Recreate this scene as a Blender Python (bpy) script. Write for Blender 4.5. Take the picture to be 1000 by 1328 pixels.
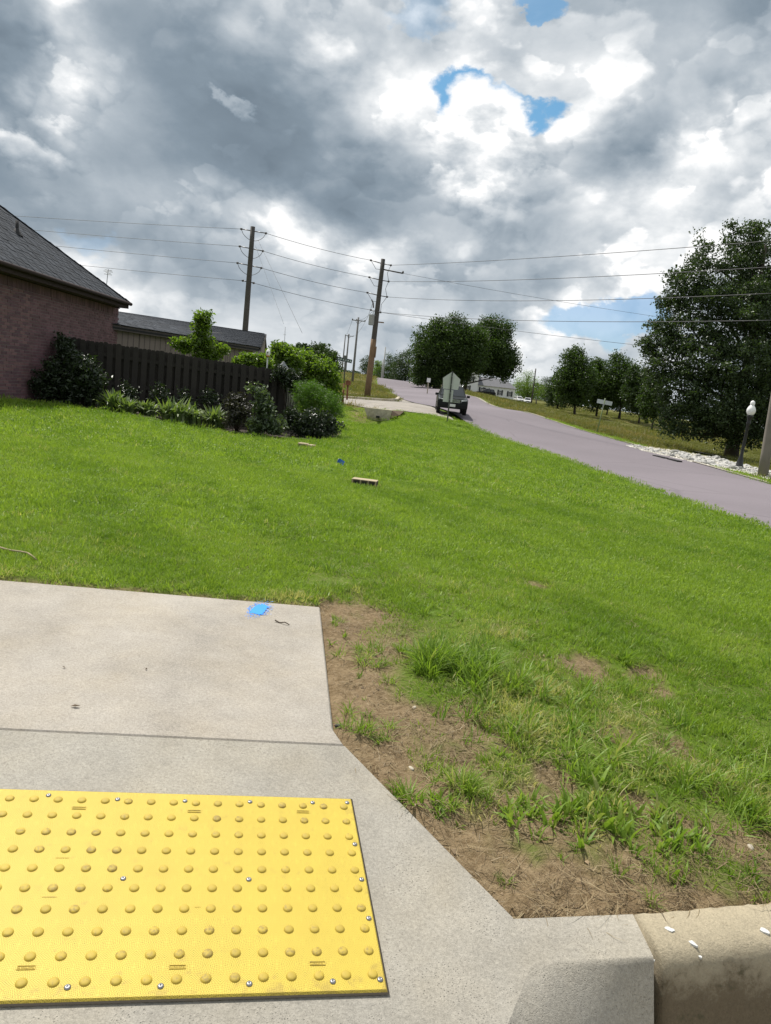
import bpy, math, random
import numpy as np
from mathutils import Vector, Matrix
S = bpy.context.scene
for o_ in list(bpy.data.objects): bpy.data.objects.remove(o_)
random.seed(7)
# ------------------------------------------------------------------ camera
F_PX, ROLL, PITCH, CAM_H = 932.0, math.radians(6.3), math.radians(9.5), 1.45
_up = np.array([math.sin(ROLL)*math.cos(PITCH), -math.cos(ROLL)*math.cos(PITCH), -math.sin(PITCH)])
_fw = np.array([0, 0, 1.0]) + _up*math.sin(PITCH); _fw /= np.linalg.norm(_fw)
_rt = np.cross(_fw, _up)
MW = np.array([_rt, _fw, _up])            # camera axes (x right, y down, z forward) -> world
CP = np.array([0, 0, CAM_H])
cam = bpy.data.cameras.new('camera'); cam.sensor_fit = 'VERTICAL'; cam.sensor_height = 36.0
cam.lens = 36.0*F_PX/1328.0; cam.clip_start = 0.05; cam.clip_end = 20000
camo = bpy.data.objects.new('camera', cam); S.collection.objects.link(camo)
_m = Matrix.Identity(4)
for i in range(3):
    _m[i][0] = MW[i, 0]; _m[i][1] = -MW[i, 1]; _m[i][2] = -MW[i, 2]; _m[i][3] = CP[i]
camo.matrix_world = _m
S.camera = camo
def ray(x, y): return MW @ np.array([(x-500)/F_PX, (y-664)/F_PX, 1.0])
def atz(x, y, z):
    d = ray(x, y); return CP + d*((z-CAM_H)/d[2])
def aty(x, y, Y):
    d = ray(x, y); return CP + d*(Y/d[1])
def pix(P):
    q = (np.atleast_2d(P)-CP) @ MW
    return np.c_[500+F_PX*q[:, 0]/q[:, 2], 664+F_PX*q[:, 1]/q[:, 2], q[:, 2]]
# ------------------------------------------------------------------ sun, exposure
SUN_AZ, SUN_EL = math.radians(-38), math.radians(60)      # azimuth from +Y, to the left of the view
sun = bpy.data.lights.new('sun', 'SUN'); sun.energy = 4.9; sun.angle = math.radians(0.55); sun.color = (1.0, 0.955, 0.88)
suno = bpy.data.objects.new('sun', sun); S.collection.objects.link(suno)
sdir = Vector((math.sin(SUN_AZ)*math.cos(SUN_EL), math.cos(SUN_AZ)*math.cos(SUN_EL), math.sin(SUN_EL)))
suno.rotation_euler = sdir.to_track_quat('Z', 'Y').to_euler(); suno.location = (0, 0, 30)
S.view_settings.view_transform = 'Standard'; S.view_settings.look = 'None'
S.view_settings.exposure = 0.15; S.view_settings.gamma = 1.0; S.view_settings.use_curve_mapping = False
# ------------------------------------------------------------------ node expression helper
class X:
    def __init__(s, nt, sock): s.nt = nt; s.k = sock
    def _op(s, op, a, b=None, c=None, clamp=False):
        n = s.nt.nodes.new('ShaderNodeMath'); n.operation = op; n.use_clamp = clamp
        for i, v in enumerate((a, b, c)):
            if v is None: continue
            if isinstance(v, X): s.nt.links.new(v.k, n.inputs[i])
            else: n.inputs[i].default_value = v
        return X(s.nt, n.outputs[0])
    def __add__(s, o): return s._op('ADD', s, o)
    __radd__ = __add__
    def __sub__(s, o): return s._op('SUBTRACT', s, o)
    def __rsub__(s, o): return s._op('SUBTRACT', o, s)
    def __mul__(s, o): return s._op('MULTIPLY', s, o)
    __rmul__ = __mul__
    def __truediv__(s, o): return s._op('DIVIDE', s, o)
    def fn(s, op, b=None, c=None): return s._op(op, s, b, c)
    def sat(s): return s._op('ADD', s, 0.0, clamp=True)
    def step(s, a, b):
        n = s.nt.nodes.new('ShaderNodeMapRange'); n.interpolation_type = 'SMOOTHSTEP'
        s.nt.links.new(s.k, n.inputs[0]); n.inputs[1].default_value = a; n.inputs[2].default_value = b
        return X(s.nt, n.outputs[0])
def n_noise(nt, vec, scale, detail=4, rough=.5, lac=2.0, dist=0.0, dims='3D', w=None):
    n = nt.nodes.new('ShaderNodeTexNoise'); n.noise_dimensions = dims
    if vec is not None: nt.links.new(vec, n.inputs['Vector'])
    n.inputs['Scale'].default_value = scale; n.inputs['Detail'].default_value = detail
    n.inputs['Roughness'].default_value = rough; n.inputs['Lacunarity'].default_value = lac
    n.inputs['Distortion'].default_value = dist
    if w is not None: n.inputs['W'].default_value = w
    return n
def n_vor(nt, vec, scale, feature='F1', rnd=1.0, smooth=None):
    n = nt.nodes.new('ShaderNodeTexVoronoi'); n.feature = feature
    if vec is not None: nt.links.new(vec, n.inputs['Vector'])
    n.inputs['Scale'].default_value = scale; n.inputs['Randomness'].default_value = rnd
    if smooth is not None: n.inputs['Smoothness'].default_value = smooth
    return n
def n_ramp(nt, fac, stops, interp='LINEAR'):
    n = nt.nodes.new('ShaderNodeValToRGB'); r = n.color_ramp; r.interpolation = interp
    while len(r.elements) < len(stops): r.elements.new(0.5)
    for e, (p, c) in zip(r.elements, stops): e.position = p; e.color = (*c, 1)
    nt.links.new(fac, n.inputs[0]); return n.outputs[0]
def n_mix(nt, fac, a, b, mode='MIX'):
    n = nt.nodes.new('ShaderNodeMix'); n.data_type = 'RGBA'; n.blend_type = mode
    for sock, v in ((n.inputs[0], fac), (n.inputs[6], a), (n.inputs[7], b)):
        if isinstance(v, X): v = v.k
        if isinstance(v, (int, float)): sock.default_value = v
        elif isinstance(v, tuple): sock.default_value = (*v, 1)
        else: nt.links.new(v, sock)
    return n.outputs[2]
def n_comb(nt, x, y, z):
    n = nt.nodes.new('ShaderNodeCombineXYZ')
    for i, v in enumerate((x, y, z)):
        if isinstance(v, X): nt.links.new(v.k, n.inputs[i])
        else: n.inputs[i].default_value = v
    return n.outputs[0]
# ------------------------------------------------------------------ world: daylight sky with broken cumulus
W = bpy.data.worlds.new('World'); S.world = W; W.use_nodes = True
def build_world():
    nt = W.node_tree; nt.nodes.clear()
    out = nt.nodes.new('ShaderNodeOutputWorld'); bg = nt.nodes.new('ShaderNodeBackground')
    bg.inputs['Strength'].default_value = 0.1
    nt.links.new(bg.outputs[0], out.inputs[0])
    sky = nt.nodes.new('ShaderNodeTexSky'); sky.sky_type = 'NISHITA'; sky.sun_disc = False
    sky.sun_elevation = SUN_EL; sky.sun_rotation = SUN_AZ
    sky.air_density = 1.0; sky.dust_density = 0.6; sky.ozone_density = 0.6
    tc = nt.nodes.new('ShaderNodeTexCoord'); g = tc.outputs['Generated']
    sp = nt.nodes.new('ShaderNodeSeparateXYZ'); nt.links.new(g, sp.inputs[0])
    x, y, z = (X(nt, sp.outputs[i]) for i in range(3))
    az = x.fn('ARCTAN2', y); el = z.fn('ARCSINE')
    # cloud space: squeezed towards the horizon so distant clouds get small and flat
    cv = n_comb(nt, x*1.15, y*1.15, z*1.75)
    wn = n_noise(nt, cv, 1.6, 3, .5); wc = nt.nodes.new('ShaderNodeSeparateColor'); nt.links.new(wn.outputs['Color'], wc.inputs[0])
    w1 = [X(nt, wc.outputs[i])-0.5 for i in range(3)]
    dn = n_noise(nt, cv, 5.5, 8, .58); dc = nt.nodes.new('ShaderNodeSeparateColor'); nt.links.new(dn.outputs['Color'], dc.inputs[0])
    w2 = [X(nt, dc.outputs[i])-0.5 for i in range(3)]
    az_s = az + w1[0]*0.22 + w2[0]*0.15; el_s = el + w1[1]*0.16 + w2[1]*0.12      # strongly warped (soft masses)
    az_c = az + w1[0]*0.05 + w2[0]*0.20; el_c = el + w1[1]*0.04 + w2[1]*0.17      # crisp ragged edges
    def ae(px, py):
        d = ray(px, py); d = d/np.linalg.norm(d); return math.atan2(d[0], d[1]), math.asin(d[2])
    def lobe(px, py, sx, sy, rot=0, crisp=False):
        a0, e0 = ae(px, py); A, E = (az_c, el_c) if crisp else (az_s, el_s)
        da = (A-a0)*math.cos(e0); de = E-e0
        r = math.radians(rot-6.3); c, s_ = math.cos(r), math.sin(r)
        # image axes: right = +az, down = -el; rot turns the long axis clockwise in the picture
        u = da*(c*F_PX/sx) - de*(s_*F_PX/sx); v = da*(s_*F_PX/sy) + de*(c*F_PX/sy)
        return (u*u+v*v)*-1.0
    def gl(*a, **k_): return lobe(*a, **k_).fn('EXPONENT')
    # large tones (0 dark base ... 1 sunlit white)
    tone = None
    for amp, args in [
        (-.36, (370, 160, 180, 75, 22)), (-.40, (430, 225, 130, 42, 14)), (-.08, (520, 170, 60, 100, 0)), (-.46, (10, 60, 70, 110, 0)), (-.34, (250, 60, 110, 55, 20)),
        (-.46, (110, 285, 230, 42, 14)), (-.26, (330, 310, 110, 34, 10)), (-.20, (200, 190, 130, 60, 20)), (.06, (560, 40, 60, 90, 0)),
        (.34, (95, 50, 45, 45, 30)), (.34, (55, 115, 60, 40, -40)), (.26, (265, 5, 45, 30, 0)), (.16, (245, 145, 60, 30, 30)),
        (.30, (340, 275, 100, 30, 12)), (.0, (150, 345, 170, 34, 14)), (.16, (240, 400, 220, 50, 8)),
        (-.12, (640, 285, 95, 30, 5)), (.12, (560, 290, 130, 70, 0)), (-.30, (850, 190, 150, 36, -28)), (-.26, (970, 90, 70, 50, -40)), (.10, (900, 290, 140, 60, 0)), (-.16, (830, 75, 120, 55, -20)),
        (-.12, (640, 225, 70, 40, 0)), (.20, (760, 260, 120, 40, 10)), (.22, (950, 170, 60, 50, -30)), (-.06, (720, 50, 70, 60, 0)),
        (.18, (520, 300, 60, 50, 0)), (-.14, (760, 345, 150, 25, 0)), (.15, (460, 300, 60, 40, 0)), (.2, (830, 330, 80, 30, 0))]:
        t = gl(*args)*amp; tone = t if tone is None else tone+t
    neg = tone.fn('MINIMUM', 0.0); tone = tone.fn('MAXIMUM', 0.0) + neg/(1.0-neg*0.95)
    rough = (tone+0.6).step(.15, .7)*.75+.25
    big = n_noise(nt, cv, 2.4, 2, .5)
    bf = X(nt, big.outputs['Fac'])
    # billow relief, lit from the sun's side: difference of the puff field along the sun direction
    def puff(vec):
        a = X(nt, n_noise(nt, vec, 3.6, 9, .56, dist=.25).outputs['Fac'])
        b = X(nt, n_vor(nt, vec, 7.0, 'SMOOTH_F1', 1.0, .5).outputs['Distance'])
        return a - b*0.22
    add = nt.nodes.new('ShaderNodeVectorMath'); add.operation = 'ADD'; nt.links.new(cv, add.inputs[0])
    add.inputs[1].default_value = (sdir.x*0.10-.01, sdir.y*-0.02-.05, 0.05)
    p0 = puff(cv); p1 = puff(add.outputs[0])
    relief = (p0 - p1)
    fine = X(nt, n_noise(nt, cv, 11.0, 9, .6).outputs['Fac']) - .5
    tone = tone + 0.70 + (bf-.5)*0.30 + ((p0-.36)*0.55 + relief*1.0 + fine*0.16)*rough
    # banks of separate puffs: sharp sunlit heads, soft grey undersides
    for sc_, off, th, gain in ((3.1, (3.1, 1.7, 0.4), .50, .40), (5.2, (8.2, 4.4, 2.2), .51, .36), (9.5, (1.2, 9.1, 5.2), .51, .28)):
        va = nt.nodes.new('ShaderNodeVectorMath'); va.operation = 'ADD'; nt.links.new(cv, va.inputs[0]); va.inputs[1].default_value = off
        vb = nt.nodes.new('ShaderNodeVectorMath'); vb.operation = 'ADD'; nt.links.new(cv, vb.inputs[0])
        vb.inputs[1].default_value = (off[0]-.11/sc_, off[1], off[2]+.42/sc_)
        na = X(nt, n_noise(nt, va.outputs[0], sc_, 9, .52, dist=.15).outputs['Fac']); nb = X(nt, n_noise(nt, vb.outputs[0], sc_, 4, .5, dist=.15).outputs['Fac'])
        vo = X(nt, n_vor(nt, va.outputs[0], sc_*2.3, 'F1').outputs['Distance']); na = na+(.42-vo)*.16
        body = na.step(th-.010, th+.03)
        lit = ((na-nb)*5.0+.25).sat()
        tone = tone + body*(lit-.35)*gain*rough
    # crisp sunlit puffs in front
    def crisp(*a, w=.12): return (lobe(*a, crisp=True)+1.0).step(-w, w)
    tower = crisp(633, 186, 60, 82, 0, w=.22)
    tone = tone + tower*((el_c-ae(630, 250)[1]).step(0.02, .14)*0.46-.16+relief*1.3+fine*.5)
    for a, s_ in [((25, 192, 42, 24, 30), .5), ((80, 140, 18, 13, 0), .25), ((318, 135, 38, 9, 28), .28), ((588, 222, 20, 14, 60), .25), ((625, 248, 13, 10, 0), .25),
                  ((712, 250, 60, 28, 20), .2), ((690, 405, 26, 18, 0), .3), ((820, 425, 30, 34, 0), .3), ((120, 345, 70, 24, 12), .12), ((215, 355, 40, 28, 0), .12), ((540, 350, 14, 26, 20), .25)]:
        m = crisp(*a, w=.5); tone = tone + m*s_*((el_c-ae(a[0], a[1]+a[3]*.7)[1])*(F_PX/(a[3]*1.6))).sat()
    # blue openings
    hole = crisp(641, 118, 68, 32, 14, w=.22)*(1-tower)
    hole = hole.fn('MAXIMUM', crisp(690, 3, 26, 9, 10, w=.4)*.8)
    hole = hole.fn('MAXIMUM', crisp(782, 412, 72, 30, 2, w=.25)*.8)
    hole = hole.fn('MAXIMUM', crisp(100, 310, 24, 10, 0, w=.8)*.25)
    hole = hole.fn('MAXIMUM', crisp(545, 5, 30, 8, 0, w=.8)*.3)
    # hazier and paler near the horizon
    hz = (1-(el*(1/0.30)).sat()); hz = hz*hz
    tone = tone*(1-hz*.55) + hz*.55*0.66
    col = n_ramp(nt, tone.sat().k, [(0.0, (.100, .135, .170)), (.18, (.138, .180, .224)), (.38, (.225, .282, .338)), (.58, (.38, .435, .487)), (.78, (.58, .62, .655)), (.93, (.80, .82, .835)), (1.0, (.95, .95, .95))])
    sc = nt.nodes.new('ShaderNodeVectorMath'); sc.operation = 'SCALE'; nt.links.new(col, sc.inputs[0]); sc.inputs['Scale'].default_value = 10.0
    blue = nt.nodes.new('ShaderNodeVectorMath'); blue.operation = 'SCALE'; nt.links.new(sky.outputs[0], blue.inputs[0]); blue.inputs['Scale'].default_value = 1.0
    tint = n_mix(nt, 1.0, sky.outputs[0], n_mix(nt, el.step(.12, .36), (.74, .90, 1.08), (.72, 1.10, 1.14)), 'MULTIPLY')
    fin = n_mix(nt, hole, sc.outputs[0], tint)
    nt.links.new(fin, bg.inputs['Color'])
build_world()
try: W.cycles.sampling_method = 'MANUAL'; W.cycles.sample_map_resolution = 512
except Exception: pass
# ------------------------------------------------------------------ mesh helpers
COL = S.collection
def tag(o, label=None, cat=None, group=None, kind=None):
    if label: o['label'] = label
    if cat: o['category'] = cat
    if group: o['group'] = group
    if kind: o['kind'] = kind
    return o
def empty(name, loc=(0, 0, 0), rz=0.0):
    o = bpy.data.objects.new(name, None); o.location = loc; o.rotation_euler = (0, 0, rz); o.empty_display_size = .2
    COL.objects.link(o); return o
def link(name, me, parent=None, mats=(), smooth=False):
    for m in (mats if isinstance(mats, (list, tuple)) else [mats]): me.materials.append(m)
    if smooth: me.polygons.foreach_set('use_smooth', [True]*len(me.polygons))
    o = bpy.data.objects.new(name, me); COL.objects.link(o)
    if parent: o.parent = parent
    return o
def inst(src, loc=None, rot=None, scale=None, parent=None, mw=None):
    o = src.copy(); COL.objects.link(o)
    if parent is not None: o.parent = parent
    if loc is not None: o.location = loc
    if rot is not None: o.rotation_euler = rot
    if scale is not None: o.scale = scale
    if mw is not None: o.matrix_local = mw
    return o
class MB:
    "collects shapes; build() links them as one mesh object"
    def __init__(s): s.v = []; s.f = []; s.mi = []; s.m = 0; s.sm = []
    def add(s, vs, fs, smooth=False):
        b = len(s.v); s.v += [tuple(map(float, v)) for v in vs]
        for f in fs: s.f.append(tuple(i+b for i in f)); s.mi.append(s.m); s.sm.append(smooth)
        return s
    def box(s, c, d, rz=0.0, ax=None):
        "box centred at c with full sizes d; ax: optional 3 axes"
        if ax is None:
            ca, sa = math.cos(rz), math.sin(rz); ax = ((ca, sa, 0), (-sa, ca, 0), (0, 0, 1))
        ax = [np.array(a, float) for a in ax]; c = np.array(c, float); vs = []
        for k in (-.5, .5):
            for j in (-.5, .5):
                for i in (-.5, .5): vs.append(c+ax[0]*d[0]*i+ax[1]*d[1]*j+ax[2]*d[2]*k)
        return s.add(vs, [(0, 2, 3, 1), (4, 5, 7, 6), (0, 1, 5, 4), (2, 6, 7, 3), (0, 4, 6, 2), (1, 3, 7, 5)])
    def tube(s, pts, rad, n=8, caps=True, smooth=True):
        pts = [np.array(p, float) for p in pts]; rs = rad if isinstance(rad, (list, tuple, np.ndarray)) else [rad]*len(pts)
        vs = []; u = None
        for i, p in enumerate(pts):
            t = pts[min(i+1, len(pts)-1)]-pts[max(i-1, 0)]; t = t/(np.linalg.norm(t)+1e-9)
            if u is None:
                a = np.array([0, 0, 1.]) if abs(t[2]) < .9 else np.array([1., 0, 0]); u = np.cross(a, t)
            u = u-t*np.dot(u, t); u /= np.linalg.norm(u)+1e-9; w = np.cross(t, u)
            for k in range(n):
                a = 2*math.pi*k/n; vs.append(p+(u*math.cos(a)+w*math.sin(a))*rs[i])
        fs = [(i*n+k, i*n+(k+1) % n, (i+1)*n+(k+1) % n, (i+1)*n+k) for i in range(len(pts)-1) for k in range(n)]
        s.add(vs, fs, smooth)
        if caps:
            b = len(s.v)-len(vs)
            s.f += [tuple(b+k for k in range(n-1, -1, -1)), tuple(b+(len(pts)-1)*n+k for k in range(n))]
            s.mi += [s.m]*2; s.sm += [False]*2
        return s
    def lathe(s, c, prof, n=16, smooth=True, ax=None):
        "prof: (radius, height) pairs about the vertical (or ax[2]) axis"
        if ax is None: ax = ((1, 0, 0), (0, 1, 0), (0, 0, 1))
        ax = [np.array(a, float) for a in ax]; c = np.array(c, float); vs = []
        for r, h in prof:
            for k in range(n):
                a = 2*math.pi*k/n; vs.append(c+ax[0]*r*math.cos(a)+ax[1]*r*math.sin(a)+ax[2]*h)
        fs = [(i*n+k, i*n+(k+1) % n, (i+1)*n+(k+1) % n, (i+1)*n+k) for i in range(len(prof)-1) for k in range(n)]
        s.add(vs, fs, smooth)
        if prof[-1][0] > 1e-4:
            b = len(s.v)-len(vs); s.f.append(tuple(b+(len(prof)-1)*n+k for k in range(n))); s.mi.append(s.m); s.sm.append(False)
        return s
    def prism(s, poly, axis0, axis1):
        "poly: list of 3D points; extruded by vector axis1-axis0 (both offsets)"
        a0 = np.array(axis0, float); a1 = np.array(axis1, float); n = len(poly)
        vs = [np.array(p, float)+a0 for p in poly]+[np.array(p, float)+a1 for p in poly]
        fs = [tuple(range(n-1, -1, -1)), tuple(range(n, 2*n))]+[(i, (i+1) % n, n+(i+1) % n, n+i) for i in range(n)]
        return s.add(vs, fs)
    def build(s, name, mats, parent=None, bevel=None):
        me = bpy.data.meshes.new(name); me.from_pydata(s.v, [], s.f)
        for m in (mats if isinstance(mats, (list, tuple)) else [mats]): me.materials.append(m)
        me.polygons.foreach_set('material_index', s.mi); me.polygons.foreach_set('use_smooth', s.sm); me.update()
        import bmesh
        bm = bmesh.new(); bm.from_mesh(me); bmesh.ops.recalc_face_normals(bm, faces=bm.faces)
        if bevel: bmesh.ops.bevel(bm, geom=bm.edges[:], offset=bevel, segments=1, affect='EDGES')
        bm.to_mesh(me); bm.free()
        o = bpy.data.objects.new(name, me); COL.objects.link(o)
        if parent: o.parent = parent
        return o
def np_mesh(name, V, Fq, mats, parent=None, attrs=None, tri=False, mi=None, smooth=False):
    "fast mesh from arrays: V (n,3), Fq (m,4) or (m,3)"
    me = bpy.data.meshes.new(name); k = Fq.shape[1]
    me.vertices.add(len(V)); me.vertices.foreach_set('co', np.ascontiguousarray(V, dtype=np.float32).ravel())
    me.loops.add(Fq.size); me.loops.foreach_set('vertex_index', np.ascontiguousarray(Fq, dtype=np.int32).ravel())
    me.polygons.add(len(Fq)); me.polygons.foreach_set('loop_start', np.arange(0, Fq.size, k, dtype=np.int32))
    me.polygons.foreach_set('loop_total', np.full(len(Fq), k, dtype=np.int32))
    if mi is not None: me.polygons.foreach_set('material_index', mi.astype(np.int32))
    if smooth: me.polygons.foreach_set('use_smooth', np.ones(len(Fq), dtype=bool))
    me.update(calc_edges=True)
    for an, (dom, arr) in (attrs or {}).items():
        a = me.attributes.new(an, 'FLOAT', dom); a.data.foreach_set('value', np.ascontiguousarray(arr, dtype=np.float32))
    for m in (mats if isinstance(mats, (list, tuple)) else [mats]): me.materials.append(m)
    o = bpy.data.objects.new(name, me); COL.objects.link(o)
    if parent: o.parent = parent
    return o
# ------------------------------------------------------------------ materials
def new_mat(name):
    m = bpy.data.materials.new(name); m.use_nodes = True; nt = m.node_tree
    b = nt.nodes['Principled BSDF']; return m, nt, b
def oc(nt): return nt.nodes.new('ShaderNodeTexCoord').outputs['Object']
def geo_pos(nt): return nt.nodes.new('ShaderNodeNewGeometry').outputs['Position']
def rnd_obj(nt): return nt.nodes.new('ShaderNodeObjectInfo').outputs['Random']
def rnd_isl(nt): return nt.nodes.new('ShaderNodeNewGeometry').outputs['Random Per Island']
def attr(nt, name, typ='GEOMETRY'):
    n = nt.nodes.new('ShaderNodeAttribute'); n.attribute_name = name; n.attribute_type = typ; return n.outputs['Fac']
def bump(nt, b, h, strength=.5, dist=.01):
    n = nt.nodes.new('ShaderNodeBump'); n.inputs['Strength'].default_value = strength; n.inputs['Distance'].default_value = dist
    nt.links.new(h.k if isinstance(h, X) else h, n.inputs['Height']); nt.links.new(n.outputs[0], b.inputs['Normal']); return n
def simple(name, c, rough=.6, metal=0.0, var=.12, scale=6.0, vary='isl', bumps=0.0, spec=.5, bscale=40):
    "plain surface with mottled tone and per-piece variation"
    m, nt, b = new_mat(name); p = geo_pos(nt)
    nz = X(nt, n_noise(nt, p, scale, 5, .6).outputs['Fac'])
    f = (nz-.5)*(var*2.4)+1.0
    if vary: f = f+(X(nt, rnd_isl(nt) if vary == 'isl' else rnd_obj(nt))-.5)*(var*1.6)
    col = n_mix(nt, 1.0, tuple(c), n_comb(nt, f, f, f), 'MULTIPLY')
    nt.links.new(col, b.inputs['Base Color']); b.inputs['Roughness'].default_value = rough; b.inputs['Metallic'].default_value = metal
    b.inputs['Specular IOR Level'].default_value = spec
    if bumps: bump(nt, b, n_noise(nt, p, bscale, 6, .65).outputs['Fac'], bumps, .02)
    return m
def leaf_mat(name, dark, light, trans=.35, rough=.42, spec=.5):
    m, nt, b = new_mat(name)
    r = X(nt, attr(nt, 'lv'))
    col = n_mix(nt, r.sat(), tuple(dark), tuple(light))
    nt.links.new(col, b.inputs['Base Color']); b.inputs['Roughness'].default_value = rough; b.inputs['Specular IOR Level'].default_value = spec
    tr = nt.nodes.new('ShaderNodeBsdfTranslucent')
    tcol = n_mix(nt, 1.0, col, (1.5, 1.7, .55), 'MULTIPLY'); nt.links.new(tcol, tr.inputs['Color'])
    ms = nt.nodes.new('ShaderNodeMixShader'); ms.inputs[0].default_value = trans
    nt.links.new(b.outputs[0], ms.inputs[1]); nt.links.new(tr.outputs[0], ms.inputs[2])
    nt.links.new(ms.outputs[0], nt.nodes['Material Output'].inputs['Surface'])
    return m
def concrete(name, c, warm=(1, .96, .88), stain=0.25, dark_low=False, pits=1.0):
    m, nt, b = new_mat(name); p = geo_pos(nt)
    big = X(nt, n_noise(nt, p, 1.7, 5, .6).outputs['Fac']); mid = X(nt, n_noise(nt, p, 9, 6, .65).outputs['Fac'])
    fin = X(nt, n_noise(nt, p, 120, 5, .8).outputs['Fac']); gr = X(nt, n_noise(nt, p, 330, 3, .7).outputs['Fac'])
    pit = X(nt, n_vor(nt, p, 150).outputs['Distance']); pitm = (1-pit.step(.06, .30))*(mid.step(.42, .6))
    f = 1.0+(big-.5)*stain*1.7+(mid-.5)*stain*1.1+(fin-.5)*1.25*pits+(gr-.5)*.8*pits
    f = f*(1-pitm*.13*pits)
    wm = (X(nt, n_noise(nt, p, 3.1, 4, .6).outputs['Fac'])).step(.3, .9)
    col = n_mix(nt, 1.0, n_mix(nt, wm, tuple(c), tuple(np.array(c)*np.array(warm))), n_comb(nt, f, f, f), 'MULTIPLY')
    nt.links.new(col, b.inputs['Base Color']); b.inputs['Roughness'].default_value = .92; b.inputs['Specular IOR Level'].default_value = .25
    h = fin*.6+gr*.5+mid*.6-pitm*.6
    bump(nt, b, h, .9, .004)
    return m
# ------------------------------------------------------------------ terrain heights (thin-plate surface through measured spots)
ZR = ([0, 10, 20, 26, 30, 42, 55, 80, 120, 160, 250], [0, 0, .05, .2, .4, .7, 1.0, 1.6, 3.0, 4.35, 5.2])
def zroad(Y): return float(np.interp(Y, *ZR))
def onroad(px, py):
    d = ray(px, py); lo, hi = 2.0, 230.0
    fdiff = lambda Y: CAM_H+d[2]*Y/d[1]-zroad(Y)
    Ys = np.geomspace(4, 230, 900); g = [fdiff(Y) for Y in Ys]
    for i in range(len(Ys)-1):
        if g[i] > 0 >= g[i+1]:
            Y = Ys[i]+(Ys[i+1]-Ys[i])*g[i]/(g[i]-g[i+1]); return CP+d*(Y/d[1])
    Y = Ys[int(np.argmin(np.abs(g)))]; return CP+d*(Y/d[1])
ROAD_L = [onroad(*q) for q in ((1000, 688), (880, 647), (760, 606), (690, 582), (640, 565), (610, 552.5))]
_jl = [aty(519, 517, 52), aty(503, 506, 78), aty(490, 500, 112), aty(482, 495.5, 150), aty(477, 492.6, 182)]
ROAD_R = [onroad(*q) for q in ((1000, 627), (935, 608), (870, 590), (800, 570), (740, 553))]+[aty(680, 534, 46), aty(620, 515.5, 74), aty(585, 505.5, 98), aty(555, 499, 122), aty(530, 496.2, 146), aty(511, 493.8, 172)]
CTRL = []
def cz(px, py, z): CTRL.append(tuple(atz(px, py, z)))
def cy(px, py, Y): CTRL.append(tuple(aty(px, py, Y)))
for q in ((0, 752, .385), (200, 768, .36), (415, 787, .33), (700, 790, .31), (1000, 800, .25), (480, 900, .30), (560, 1050, .245), (800, 1000, .25), (1000, 1000, .235), (665, 1192, .19), (820, 1187, .20), (1000, 1172, .205),
          (0, 650, .39), (300, 650, .33), (470, 640, .24), (700, 700, .2), (850, 700, .14), (0, 580, .38), (200, 590, .3), (470, 600, .12), (600, 610, .15), (600, 575, .3)): cz(*q)
for q in ((0, 518, 15.7), (75, 517, 18.2), (110, 529, 17.0), (190, 538, 17.2), (250, 553, 17.6), (345, 566, 17.8), (375, 558, 20), (430, 562, 20), (450, 560, 23), (490, 545, 31), (560, 541, 30),
          (447, 523, 34), (520, 532.5, 32), (448, 517, 46), (516, 522, 44), (476, 516, 48), (446, 484, 130), (470, 488, 120), (440, 507, 60), (495, 507, 70),
          (850, 556, 88), (747, 538, 100), (804, 543, 95), (640, 516, 170), (693, 526, 150), (900, 575, 52), (944, 593, 36), (720, 541, 70), (1000, 600, 38)): cy(*q)
for P in ROAD_L+_jl+ROAD_R: CTRL.append(tuple(P))
for azd, r, z in ((-60, 5, .3), (-60, 15, .4), (-40, 10, .4), (-33, 22, .4), (-28, 30, .45), (-20, 32, .4), (-12, 32, .35), (-26, 60, 1.0), (-15, 60, 1.0), (-28, 150, 4.0), (-14, 150, 4.2), (50, 12, -.1), (60, 25, -.2), (34, 60, .2), (34, 100, .6), (22, 150, 1.8), (15, 240, 3.5), (28, 240, 2.0), (-4, 240, 5.2), (4, 240, 5.0), (-20, 240, 5.0),
                  (55, 2.2, .06), (55, 4, .1)):
    a = math.radians(azd); CTRL.append((r*math.sin(a), r*math.cos(a), z))
CTRL = np.array(CTRL)
def _uv(x, y):
    r = np.hypot(x, y); a = np.clip(np.arctan2(x, y), -1.15, 1.15); return np.stack([a*1.5, np.log(np.clip(r, 1.6, 240))], -1)
def _ph(d2): return .5*d2*np.log(d2+1e-12)
def _tps():
    U = _uv(CTRL[:, 0], CTRL[:, 1]); n = len(U); d2 = ((U[:, None]-U[None])**2).sum(-1)
    K = _ph(d2)+np.eye(n)*2e-3; P = np.c_[np.ones(n), U]
    A = np.block([[K, P], [P.T, np.zeros((3, 3))]]); return U, np.linalg.solve(A, np.r_[CTRL[:, 2], 0, 0, 0])
TU, TW = _tps()
def tz(x, y):
    x = np.asarray(x, float); y = np.asarray(y, float); U = _uv(x, y).reshape(-1, 2); out = np.empty(len(U))
    for i in range(0, len(U), 20000):
        u = U[i:i+20000]; d2 = ((u[:, None]-TU[None])**2).sum(-1); out[i:i+20000] = _ph(d2)@TW[:-3]+np.c_[np.ones(len(u)), u]@TW[-3:]
    return out.reshape(x.shape)
def tz1(x, y): return float(tz(np.array([x]), np.array([y]))[0])
def gp(px, py, y0=2.0, y1=300.0):
    "point of the terrain seen at a photo pixel"
    d = ray(px, py); Ys = np.geomspace(y0, y1, 1500); P = CP+d[None]*(Ys/d[1])[:, None]
    g = P[:, 2]-tz(P[:, 0], P[:, 1]); i = int(np.argmax(g <= 0))
    if g[i] > 0: return P[-1]
    t = g[i-1]/(g[i-1]-g[i]) if i else 0; return P[i-1]*(1-t)+P[i]*t if i else P[0]
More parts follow.
